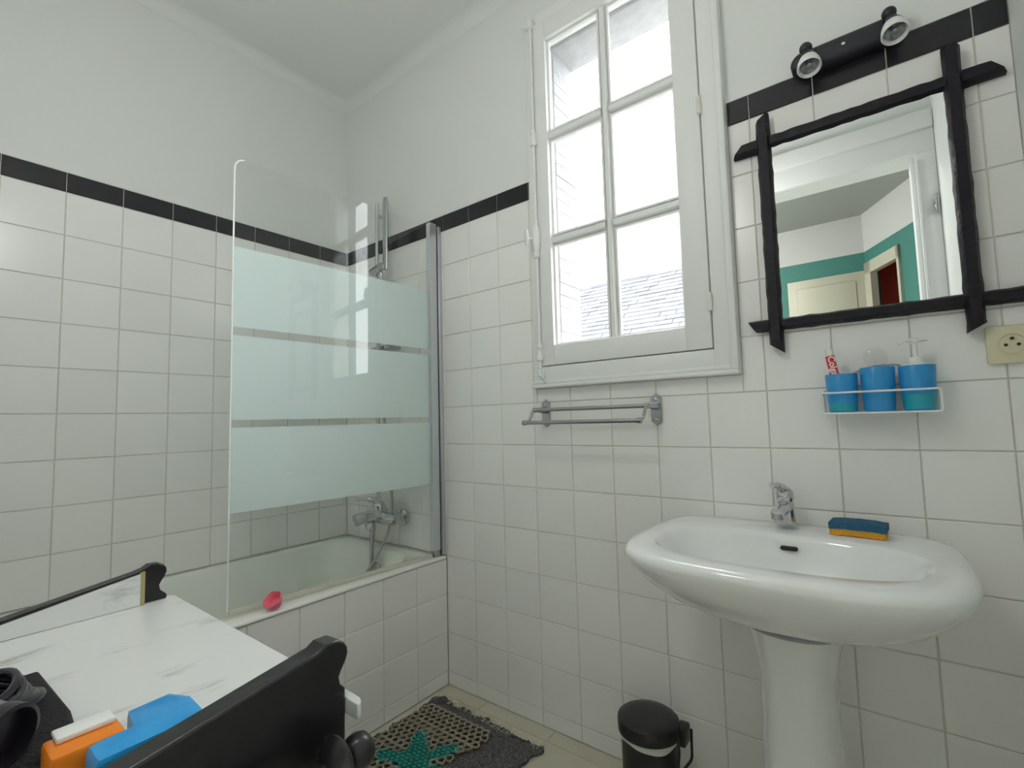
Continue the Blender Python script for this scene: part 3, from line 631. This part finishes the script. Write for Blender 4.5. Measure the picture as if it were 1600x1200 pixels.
def rotz(o, a): o.rotation_euler = (0, 0, a)
bm = B(); warp_box(bm, 2.055, 2.158, -0.108, -0.045, 0.7775, 0.7905, 0.0025); link('foam', bm, 'foam_yellow', sg)
bm = B(); warp_box(bm, 2.054, 2.160, -0.109, -0.044, 0.7907, 0.8045, 0.0035); link('scourer', bm, 'scour_blue', sg)
rotz(sg, math.radians(-4))

# ------------------------------------------------------------------ mirror
mr_ = thing('mirror', (2.15, 0, 1.21), 'wall mirror in a black wooden frame with crossed ends', 'mirror')
bm = B(); box(bm, 1.962, 2.338, -0.016, -0.010, 1.292, 1.792); link('mirror_glass', bm, 'mirror_glass', mr_, smooth=0)
bm = B(); box(bm, 1.965, 2.335, -0.010, -0.0005, 1.295, 1.789); link('backing', bm, 'dark_gap', mr_, smooth=0)
def stick(name, a, b, y, wid, th, tips):
    a = Vector((a[0], y, a[1])); b = Vector((b[0], y, b[1])); d = (b-a); L = d.length; d.normalize(); s = Vector((0, 1, 0)).cross(d); rings = []; n = 26
    prof = [(-.5, 0), (-.5, .55), (-.30, 1), (.30, 1), (.5, .55), (.5, 0)]
    for k in range(n+1):
        f = k/n; cpt = a+d*(L*f); wv = wid*(1+.04*math.sin(f*37+a.x*9)+.04*math.sin(f*91+b.z*7)); hv = th*(1+.06*math.sin(f*53))
        rings.append([(cpt+s*(u*wv)+Vector((0, -v*hv, 0))) for u, v in prof])
    # slanted cut ends
    for rg, sg_, tip in ((rings[0], -1, tips[0]), (rings[-1], 1, tips[1])):
        for i, (u, v) in enumerate(prof): rg[i] = rg[i]+d*(sg_*tip*(u+.5))
    bm = B(); loft(bm, rings); return link(name, bm, 'mirror_wood', mr_, smooth=35)
stick('frame_rail', (1.912, 1.783), (2.394, 1.783), -0.0005, 0.036, 0.026, (0.030, 0.030))
stick('frame_rail', (1.893, 1.289), (2.434, 1.289), -0.0005, 0.030, 0.026, (-0.018, 0))
stick('frame_stile', (1.960, 1.236), (1.960, 1.838), -0.010, 0.033, 0.026, (0.024, 0.022))
stick('frame_stile', (2.339, 1.217), (2.339, 1.862), -0.010, 0.031, 0.026, (-0.020, -0.008))

# ------------------------------------------------------------------ spot bar above the mirror
lp = thing('spot_lamp', (2.152, 0, 1.95), 'black two-spot wall lamp above the mirror, switched off', 'lamp')
bm = B(); n = 12; hw, hh = 0.117, 0.027
def pill(y, k=1.0):
    out = []
    for a0, cx_ in ((-90, hw-hh), (90, -hw+hh)):
        for q_ in range(n+1):
            a = math.radians(a0+180*q_/n); out.append(Vector((2.152+cx_+hh*k*math.cos(a), y, 1.954+hh*k*math.sin(a))))
    return out
loft(bm, [pill(-0.0005), pill(-0.030), pill(-0.038, .85), pill(-0.041, .5)]); link('bar', bm, 'lamp_black', lp, smooth=50)
bm = B(); lathe(bm, [(0.004, 0), (0.004, .003), (0.001, .004)], (2.150, -0.041, 1.953), (0, -1, 0), 10); link('screw', bm, 'chrome', lp)
for xx in (2.078, 2.243):
    bm = B(); lathe(bm, [(0.012, 0), (0.013, .02), (0.010, .03)], (xx-0.004, -0.038, 1.965), (0, -1, .25), 16); sphere(bm, (xx-0.004, -0.064, 1.966), 0.0145); tube(bm, [(xx-.004, -.064, 1.966), (xx, -.072, 1.935)], 0.009, 12); joint = link('joint', bm, 'lamp_black', lp)
    ax = Vector((0.05, -0.42, -0.9)).normalized(); c0 = Vector((xx, -0.070, 1.942))
    bm = B(); lathe(bm, [(0.008, -.012), (0.013, -.004), (0.015, .012), (0.014, .016)], c0, ax, 22); head = link('head', bm, 'lamp_black', lp)
    bm = B(); lathe(bm, [(0.013, .014), (0.0205, .020), (0.0245, .034), (0.0262, .050), (0.0240, .0520), (0.0205, .042), (0.014, .030), (0.005, .024)], c0, ax, 28, c0=False); link('shade', bm, 'white_plastic', head)
    bm = B(); lathe(bm, [(0.0200, .0424), (0.0138, .0310), (0.0055, .0262), (0.0050, .040), (0.001, .042)], c0, ax, 24, c0=False); link('bulb', bm, 'satin', head)

# ------------------------------------------------------------------ wire rack and beakers
rk = thing('wire_rack', (2.162, 0, 1.045), 'white wire rack holding three blue beakers on the tiles', 'rack')
ya, yb = -0.006, -0.088; xa, xb = 2.052, 2.268; zt, zb = 1.100, 1.052
bm = B(); tube(bm, arc([(xa+.1, yb, zt), (xa, yb, zt), (xa, yb, zb), (xb, yb, zb), (xb, yb, zt), (xa+.1, yb, zt)], 0.008), 0.0022, 8); link('front_wire', bm, 'white_plastic', rk)
bm = B(); tube(bm, arc([(xa+.1, ya, zt+.01), (xa, ya, zt+.01), (xa, ya, zb), (xb, ya, zb), (xb, ya, zt+.01), (xa+.1, ya, zt+.01)], 0.008), 0.0022, 8); link('back_wire', bm, 'white_plastic', rk)
for x in (xa, xb):
    for z in (zb, zt):
        bm = B(); tube(bm, [(x, ya, z), (x, yb, z)], 0.0020, 8); link('side_wire', bm, 'white_plastic', rk)
for k in range(1, 6):
    y = ya+(yb-ya)*k/6; bm = B(); tube(bm, [(xa, y, zb), (xb, y, zb)], 0.0016, 6); link('floor_wire', bm, 'white_plastic', rk)
bm = B(); tube(bm, spline([(xa+.01, ya, zt+.01), (2.09, ya, 1.135), (2.14, ya, 1.158), (2.175, ya, 1.163), (2.21, ya, 1.158), (2.25, ya, 1.13), (xb-.01, ya, zt+.01)]), 0.0016, 6); link('arched_wire', bm, 'satin', rk)
bm = B(); lathe(bm, [(0.024, 0), (0.024, .0015), (0.018, .004), (0.007, .006), (0.006, .010), (0.001, .011)], (2.162, -0.0008, 1.182), (0, -1, 0), 28); link('suction_cup', bm, 'clear_plastic', rk)

def beaker(name, cx_, h, r0, r1, label, cat):
    o = thing(name, (cx_, -0.048, zb+.0024), label, cat)
    bm = B(); lathe(bm, [(r0-.004, 0), (r0, .002), (r0+(r1-r0)*.5, h*.4), (r1, h-.002), (r1-.001, h), (r1-.003, h), (r1-.004, h-.003), (r0-.002, .006)], (cx_, -0.048, zb+.0024), n=40); link('body', bm, 'blue_cup', o, smooth=45)
    return o
b1 = beaker('toothbrush_beaker', 2.094, 0.090, 0.0285, 0.0325, 'blue plastic beaker holding the toothpaste, left end of the rack', 'beaker')
bm = B(); lathe(bm, [(0.0287, 0.004), (0.0300, .028), (0.0290, .029)], (2.094, -0.048, zb+.0024), n=40); link('liquid_level', bm, 'teal_liquid', b1)
b2 = beaker('beaker', 2.163, 0.101, 0.0290, 0.0330, 'empty taller blue plastic beaker in the middle of the rack', 'beaker')
b3 = beaker('soap_dispenser', 2.233, 0.099, 0.0275, 0.0330, 'blue soap dispenser with a white pump, right end of the rack', 'dispenser')
bm = B(); lathe(bm, [(0.0277, 0.004), (0.0305, .036), (0.0295, .037)], (2.233, -0.048, zb+.0024), n=40); link('soap', bm, 'teal_liquid', b3)
bm = B(); lathe(bm, [(0.030, 0.0975), (0.0295, .101), (0.012, .104), (0.012, .117), (0.005, .119), (0.0045, .148), (0.009, .150), (0.009, .158), (0.003, .160)], (2.233, -0.048, zb+.0024), n=24); pump = link('pump', bm, 'white_plastic', b3)
bm = B(); tube(bm, spline([(2.233, -.048, zb+.156), (2.218, -.058, zb+.158), (2.205, -.066, zb+.150)], 6), [.005]*7+[.0035]*6, 10); tube(bm, [(2.233, -.048, zb+.157), (2.255, -.042, zb+.158)], [.006, .004], 10); link('nozzle', bm, 'white_plastic', pump)

# toothpaste tube with its lettering
tpo = thing('toothpaste_tube', (2.090, -0.055, 1.06), 'white and red toothpaste tube standing in the left beaker', 'toothpaste')
tl = Euler((0, math.radians(-8), 0)).to_matrix().to_4x4(); base = Matrix.Translation((2.094, -0.058, 1.062))@tl
def tl_link(name, bm, m, par):
    bmesh.ops.transform(bm, matrix=base, verts=bm.verts); return link(name, bm, m, par)
bm = B(); loft(bm, [[Vector((a*math.cos(t), b*math.sin(t), z)) for t in [2*math.pi*k/20 for k in range(20)]] for a, b, z in ((.0100, .001, 0), (.0100, .004, .03), (.0098, .008, .10), (.0095, .0095, .122), (.006, .006, .126))]); tl_link('tube', bm, 'white_plastic', tpo)
bm = B(); lathe(bm, [(0.007, .126), (0.0085, .127), (0.0080, .146), (0.006, .148)], n=18); tl_link('cap', bm, 'white_plastic', tpo)
bm = B(); box(bm, -.0092, .0092, -.0125, -.0108, .045, .128, .0005); lab = tl_link('label', bm, 'red_label', tpo)
text_mesh('lettering', 'Colgate', 0.0195, 0.0003, base@Matrix.Translation((-.0045, -.0129, .1265))@Matrix(((0, 1, 0, 0), (0, 0, -1, 0), (-1, 0, 0, 0), (0, 0, 0, 1)))@Matrix.Shear('XZ', 4, (0, 0)), 'print_white', lab)

# ------------------------------------------------------------------ socket
so = thing('power_socket', (2.390, 0, 1.147), 'beige power socket on the tiles beside the mirror', 'socket')
bm = B(); box(bm, 2.351, 2.430, -0.011, -0.0005, 1.147, 1.227, 0.004); link('plate', bm, 'socket', so)
bm = B(); lathe(bm, [(0.0235, 0.0), (0.0235, .0028), (0.0205, .0030), (0.0200, .0008), (0.001, .0008)], (2.390, -0.0108, 1.188), (0, -1, 0), 32); link('recess', bm, 'socket', so)
bm = B(); lathe(bm, [(0.0212, .0), (0.0212, .0012), (0.0202, .0012)], (2.390, -0.0122, 1.188), (0, -1, 0), 32, c0=False, c1=False); link('recess_ring', bm, 'dark_gap', so)
for dx, dz in ((-.0095, -.002), (.0095, -.002)):
    bm = B(); lathe(bm, [(0.0032, 0), (0.0032, .0008)], (2.390+dx, -0.0118, 1.188+dz), (0, -1, 0), 14); link('socket_hole', bm, 'dark_gap', so)
bm = B(); lathe(bm, [(0.0030, 0), (0.0030, .006), (0.001, .008)], (2.390, -0.0116, 1.199), (0, -1, 0), 14); link('earth_pin', bm, 'dark_gap', so)

# ------------------------------------------------------------------ pedal bin
pb = thing('pedal_bin', (1.618, -0.158, 0), 'small black pedal bin with a white liner beside the pedestal', 'bin')
bc = (1.618, -0.158, 0)
bm = B(); lathe(bm, [(0.070, 0.0), (0.073, .004), (0.073, .018), (0.071, .022), (0.072, .215), (0.0705, .216), (0.0695, .03)], bc, n=40); link('body', bm, 'black_plastic', pb)
bm = B(); prof = [(0.0728, .209), (0.0742, .211), (0.0750, .219), (0.0735, .2245), (0.071, .222)]; rings = []
for r, h in prof: rings.append([Vector((bc[0]+(r+.0012*math.sin(7*t))*math.cos(t), bc[1]+(r+.0012*math.sin(7*t))*math.sin(t), h+.004*math.sin(3*t+1)*(1 if h < .215 else .2))) for t in [2*math.pi*k/56 for k in range(56)]])
loft(bm, rings, False, False); link('liner', bm, 'bag_film', pb)
bm = B(); lathe(bm, [(0.0745, .225), (0.0800, .227), (0.0808, .250), (0.0790, .258), (0.072, .263), (0.05, .267), (0.02, .2685), (0.002, .269)], bc, n=44); link('lid', bm, 'black_plastic', pb)
bm = B(); box(bm, 1.685, 1.712, -0.150, -0.105, 0.205, 0.252, .006); link('hinge', bm, 'black_plastic', pb)
bm = B(); tube(bm, arc([(1.697, -0.165, .238), (1.712, -0.195, .225), (1.706, -0.200, .155), (1.702, -.15, .150), (1.710, -0.10, .155), (1.708, -.09, .225)], .012), 0.0035, 8); link('carry_handle', bm, 'black_plastic', pb)
bm = B(); box(bm, 1.598, 1.638, -0.262, -0.225, 0.004, 0.016, .004); link('pedal', bm, 'black_plastic', pb)

# ------------------------------------------------------------------ rug
rg = thing('bath_rug', (0.98, -0.45, 0), 'knitted taupe and charcoal rug with a teal motif on the floor', 'rug')
def edge(t, s): return 0.008*math.sin(t*31+s)+0.005*math.sin(t*67+2*s)
RX0, RX1, RY0, RY1 = 0.745, 1.225, -0.80, -0.095
bm = B(); nx, ny = 60, 84; gv = []
for i in range(nx+1):
    rowv = []
    for j in range(ny+1):
        a, b = i/nx, j/ny; x = RX0+(RX1-RX0)*a; y = RY0+(RY1-RY0)*b
        if i == 0: x += edge(b, 1)
        if i == nx: x += edge(b, 3)+0.006
        if j == 0: y += edge(a, 2)
        if j == ny: y += edge(a, 5)-0.03*max(0, a-.35)*1.2
        rib = 0.0022*abs(math.sin(y*260))+0.001*math.sin(x*330)
        rowv.append(bm.verts.new((x, y, 0.006+rib+0.003*math.sin(x*23)*math.sin(y*19)+(0.006 if (i in (0, nx) or j == ny) else 0)*random.random())))
    gv.append(rowv)
for i in range(nx):
    for j in range(ny): bm.faces.new((gv[i][j], gv[i+1][j], gv[i+1][j+1], gv[i][j+1]))
ext = bmesh.ops.extrude_face_region(bm, geom=bm.faces[:])
for v in [e for e in ext['geom'] if isinstance(e, bmesh.types.BMVert)]: v.co.z = 0.0008
link('dark_knit', bm, 'rug_dark', rg, smooth=60)
# honeycomb field: hexagonal loops, and teal puffs in the middle
def motif(x, y):
    dx, dy = x-0.950, y+0.385; r = math.hypot(dx, dy); t = math.atan2(dy, dx)
    return r < 0.095+0.050*math.cos(5*t+0.9)
hexb = B(); puff = B(); pit = 0.026
for r in range(34):
    for c in range(18):
        x = 0.770+c*pit+(r % 2)*pit/2; y = RY0+0.03+r*pit*.866
        lim = 1.045+0.018*math.sin(y*22)
        if x > lim or y > RY1-0.045-0.02*abs(x-.87)*3 or motif(x, y): continue
        pts = [Vector((x+pit*.53*math.cos(math.radians(60*k+30)), y+pit*.53*math.sin(math.radians(60*k+30)), 0.0150+.0025*math.sin(k*2.1+r))) for k in range(6)]
        tube(hexb, pts, 0.0042, 5, closed=True)
pt2 = 0.019
for r in range(60):
    for c in range(20):
        x = 0.770+c*pt2+(r % 2)*pt2/2; y = RY0+0.03+r*pt2*.7
        if x < 1.06 and motif(x, y): box(puff, x-.0072, x+.0072, y-.0048, y+.0048, .010, .0185, .0022, 1, rot=(0, .12, .5))
tag(link('honeycomb_loops', hexb, 'rug_taupe', rg, smooth=70), None, kind='stuff')
tag(link('teal_stitches', puff, 'rug_teal', rg, smooth=70), 'teal motif', kind='stuff')
fr_ = B()
for k in range(120):
    a = random.random(); x = RX0+(RX1-RX0)*a; y = RY1+edge(a, 5)-0.036*max(0, a-.35)
    if random.random() < .55: x = RX0+.06+(0.30)*random.random(); y = RY1-0.012-0.036*max(0, (x-RX0)/.48-.35)
    L = random.uniform(.015, .045); an = math.radians(random.uniform(40, 140))
    tube(fr_, [(x, y-.004, .010), (x+L*.5*math.cos(an), y+L*.5*math.sin(an), .010+random.random()*.006), (x+L*math.cos(an+.3), y+L*math.sin(an+.3), .0025)], 0.0006, 4)
for k in range(30):
    b = random.uniform(.5, 1); y = RY0+(RY1-RY0)*b; L = random.uniform(.01, .018)
    tube(fr_, [(RX0+.004, y, .008), (RX0-L*.5, y+.004, .009), (RX0-L, y+.008, .003)], 0.0006, 4)
tag(link('fringe', fr_, 'fringe', rg, smooth=0), 'loose pale threads', kind='stuff')

# ------------------------------------------------------------------ washstand with marble top
ws = thing('washstand', (1.25, -1.33, 0), 'black wooden washstand with a white marble top', 'washstand')
MZ = 0.700; YF = -1.040; YB = -D+0.005
mpoly = [(0.925, YB), (0.925, YF-.012), (0.937, YF), (1.592, YF), (1.606, YF-.001), (1.614, YF-.005), (1.617, YF-.010), (1.617, YF-.0125), (1.5605, YF-.0125), (1.5605, YB)]
bm = B(); prism(bm, mpoly, 'z', MZ-.020, MZ); mt = link('marble_top', bm, 'marble', ws, smooth=30)
mb = mt.modifiers.new('edge', 'BEVEL'); mb.width = .003; mb.segments = 2; mb.limit_method = 'ANGLE'
# gallery sides: profile in y,z with a scrolled front end
def gallery(x0, x1, zl, dy=0.0):
    prof = [(YB, zl), (-1.053 if zl < MZ else -1.056, zl), (-1.053 if zl < MZ else -1.056, MZ+.006), (-1.053 if zl < MZ else -1.056, MZ+.009), (-1.061+dy, MZ+.013), (-1.068+dy, MZ+.020), (-1.070+dy, MZ+.030), (-1.066+dy, MZ+.038), (-1.060+dy, MZ+.047), (-1.057+dy, MZ+.056), (-1.058+dy, MZ+.064), (-1.063+dy, MZ+.071), (-1.073+dy, MZ+.0765), (-1.090+dy, MZ+.077), (-1.100+dy, MZ+.071), (-1.115, MZ+.067), (-1.30, MZ+.036), (-1.42, MZ+.034), (YB, MZ+.034)]
    bm = B(); prism(bm, prof[::-1], 'x', x0, x1); return link('side_gallery', bm, 'ebony', ws, smooth=30)
ga = gallery(0.926, 0.945, MZ+.0005); gb = gallery(1.561, 1.592, 0.09, 0.008)
for o in (ga, gb):
    b_ = o.modifiers.new('edge', 'BEVEL'); b_.width = .003; b_.segments = 2; b_.limit_method = 'ANGLE'; b_.angle_limit = math.radians(50)
bm = B(); prism(bm, [(YB, MZ+.001), (-1.105, MZ+.001), (-1.105, MZ+.062), (-1.30, MZ+.0275), (YB, MZ+.026)][::-1], 'x', 0.9455, 0.952); link('marble_upstand', bm, 'marble', ga, smooth=0)
bm = B(); prism(bm, [(-1.105, MZ+.001), (-1.097, MZ+.001), (-1.097, MZ+.066), (-1.105, MZ+.0645)][::-1], 'x', 0.9452, 0.951); link('edge_bead', bm, 'yellowed_wood', ga, smooth=0)
bm = B(); box(bm, 0.945, 1.561, YB, YB+.02, MZ+.0005, MZ+.034, .002); link('back_gallery', bm, 'ebony', ws)
ZC = MZ-.0205
for x0, x1 in ((0.940, 0.965),):
    bm = B(); box(bm, x0, x1, YB+.01, YF-.03, 0.09, ZC, .003); link('side_panel', bm, 'ebony', ws)
bm = B(); box(bm, 0.965, 1.5605, YB+.01, YB+.025, 0.09, ZC); link('back_panel', bm, 'ebony', ws)
bm = B(); box(bm, 0.965, 1.5605, YB+.025, YF-.035, 0.10, 0.12); link('bottom_board', bm, 'ebony', ws)
bm = B(); box(bm, 0.967, 1.559, YF-.050, YF-.028, 0.545, ZC-.012, .003); dwr = link('drawer', bm, 'ebony', ws)
for x in (1.12, 1.41):
    bm = B(); lathe(bm, [(0.006, 0), (0.006, .012), (0.014, .02), (0.012, .03), (0.002, .033)], (x, YF-.028, 0.60), (0, 1, 0), 16); link('knob', bm, 'ebony', dwr)
for x0, x1, kx in ((0.967, 1.263, 1.235), (1.267, 1.559, 1.295)):
    bm = B(); box(bm, x0, x1, YF-.050, YF-.028, 0.122, 0.54, .003); dO = link('door', bm, 'ebony', ws)
    bm = B(); box(bm, x0+.05, x1-.05, YF-.030, YF-.022, 0.17, 0.49, .004); link('door_panel', bm, 'ebony', dO)
    bm = B(); lathe(bm, [(0.005, 0), (0.005, .01), (0.012, .016), (0.010, .025), (0.002, .027)], (kx, YF-.028, 0.34), (0, 1, 0), 14); link('knob', bm, 'ebony', dO)
for x in (0.965, 1.565):
    for y in (YB+.04, YF-.055):
        bm = B(); lathe(bm, [(0.014, 0), (0.020, .01), (0.022, .03), (0.014, .05), (0.020, .07), (0.024, .0895)], (x, y, 0.0), n=18); link('leg', bm, 'ebony', ws)
# turned towel bar on the near side
kb = Vector((1.634, 0, 0.655))
bm = B(); tube(bm, [(kb.x, -1.50, kb.z), (kb.x, -1.10, kb.z)], 0.011, 14); tbar = link('towel_bar', bm, 'ebony', ws)
bm = B(); lathe(bm, [(0.010, -.026), (0.016, -.024), (0.030, -.016), (0.0335, -.010), (0.0300, -.004), (0.015, .0), (0.013, .004), (0.0165, .007), (0.0200, .014), (0.0212, .022), (0.0190, .031), (0.011, .038), (0.003, .041)], (kb.x, -1.084, kb.z), (0, 1, 0), 30); link('finial', bm, 'ebony', tbar)
bm = B(); lathe(bm, [(0.013, 0), (0.017, .006), (0.011, .012), (0.011, .030), (0.015, .036)], (1.5925, -1.19, kb.z), (1, 0, 0), 18); link('bar_bracket', bm, 'ebony', ws)
bm = B(); lathe(bm, [(0.013, 0), (0.017, .006), (0.011, .012), (0.011, .030), (0.015, .036)], (1.5925, -1.48, kb.z), (1, 0, 0), 18); link('bar_bracket', bm, 'ebony', ws)

# things on the washstand
Z0 = MZ+.0006
poly = [(1.519, -1.300), (1.556, -1.300), (1.556, -1.203), (1.500, -1.200), (1.480, -1.216), (1.478, -1.256), (1.519, -1.262)]
cp = Vector((1.525, -1.245, 0)); bm = B()
loft(bm, [[Vector((cp.x+(x-cp.x)*k, cp.y+(y-cp.y)*k, Z0+z+(.004*math.sin(y*60) if z > .02 else 0))) for x, y in poly] for z, k in ((0, .96), (.006, 1), (.034, 1), (.041, .95), (.043, .80))]); tag(link('plastic_packet', bm, 'blue_packet', org=(1.52, -1.25, Z0)), 'bright blue plastic packet against the black washstand side', 'packet')
t = thing('orange_case', (1.49, -1.30, Z0), 'orange and white plastic case lying beside the blue packet', 'case')
bm = B(); box(bm, 1.472, 1.5175, -1.326, -1.266, Z0+.0002, Z0+.041, .004); link('case_body', bm, 'orange_plastic', t)
bm = B(); box(bm, 1.468, 1.494, -1.318, -1.270, Z0+.0412, Z0+.047, .002); link('lid', bm, 'white_plastic', t)
t = thing('storage_pouch', (1.31, -1.34, Z0), 'black fabric pouch on the marble top beside the hair dryer', 'pouch')
bm = B(); poly = [(1.190, -1.44), (1.190, -1.286), (1.36, -1.281), (1.452, -1.290), (1.462, -1.44)]
cp = Vector((1.32, -1.36, 0))
loft(bm, [[Vector((cp.x+(x-cp.x)*k, cp.y+(y-cp.y)*k, z)) for x, y in poly] for z, k in ((Z0, 1), (Z0+.006, 1.005), (Z0+.014, .98), (Z0+.018, .93))]); link('pouch_body', bm, 'cloth_black', t)
hd = thing('hair_dryer', (1.38, -1.37, Z0+.02), 'dark purple-grey hair dryer with its cord on the black pouch', 'hair dryer')
bm = B(); ax = Vector((0.78, 0.60, -.10)).normalized(); c0 = Vector((1.352, -1.422, Z0+.060))
lathe(bm, [(0.020, -.02), (0.034, -.01), (0.038, .02), (0.037, .05), (0.032, .085), (0.0285, .112)], c0, ax, 32, c1=False); link('barrel', bm, 'dryer', hd, smooth=60)
bm = B(); lathe(bm, [(0.0285, .108), (0.031, .110), (0.031, .126), (0.027, .127), (0.025, .112), (0.002, .110)], c0, ax, 32, c0=False); link('nozzle', bm, 'dryer_dark', hd)
bm = B(); tube(bm, spline([c0+ax*.02, c0+Vector((-.02, -.02, -.008)), c0+Vector((-.06, -.06, -.018))]), [.017]*8+[.014]*9, 14); link('handle', bm, 'dryer_dark', hd)
for k in range(5):
    cc = Vector((1.318+.006*k, -1.358-.003*k, Z0+.034+.008*k)); rr = .064-.004*k
    bm = B(); tube(bm, [cc+Vector((rr*1.1*math.cos(a), rr*.85*math.sin(a), .006*math.sin(2*a+k)+.004*math.cos(a))) for a in [2*math.pi*q/28 for q in range(28)]], 0.0042, 8, closed=True); link('cord', bm, 'dryer_dark', hd)
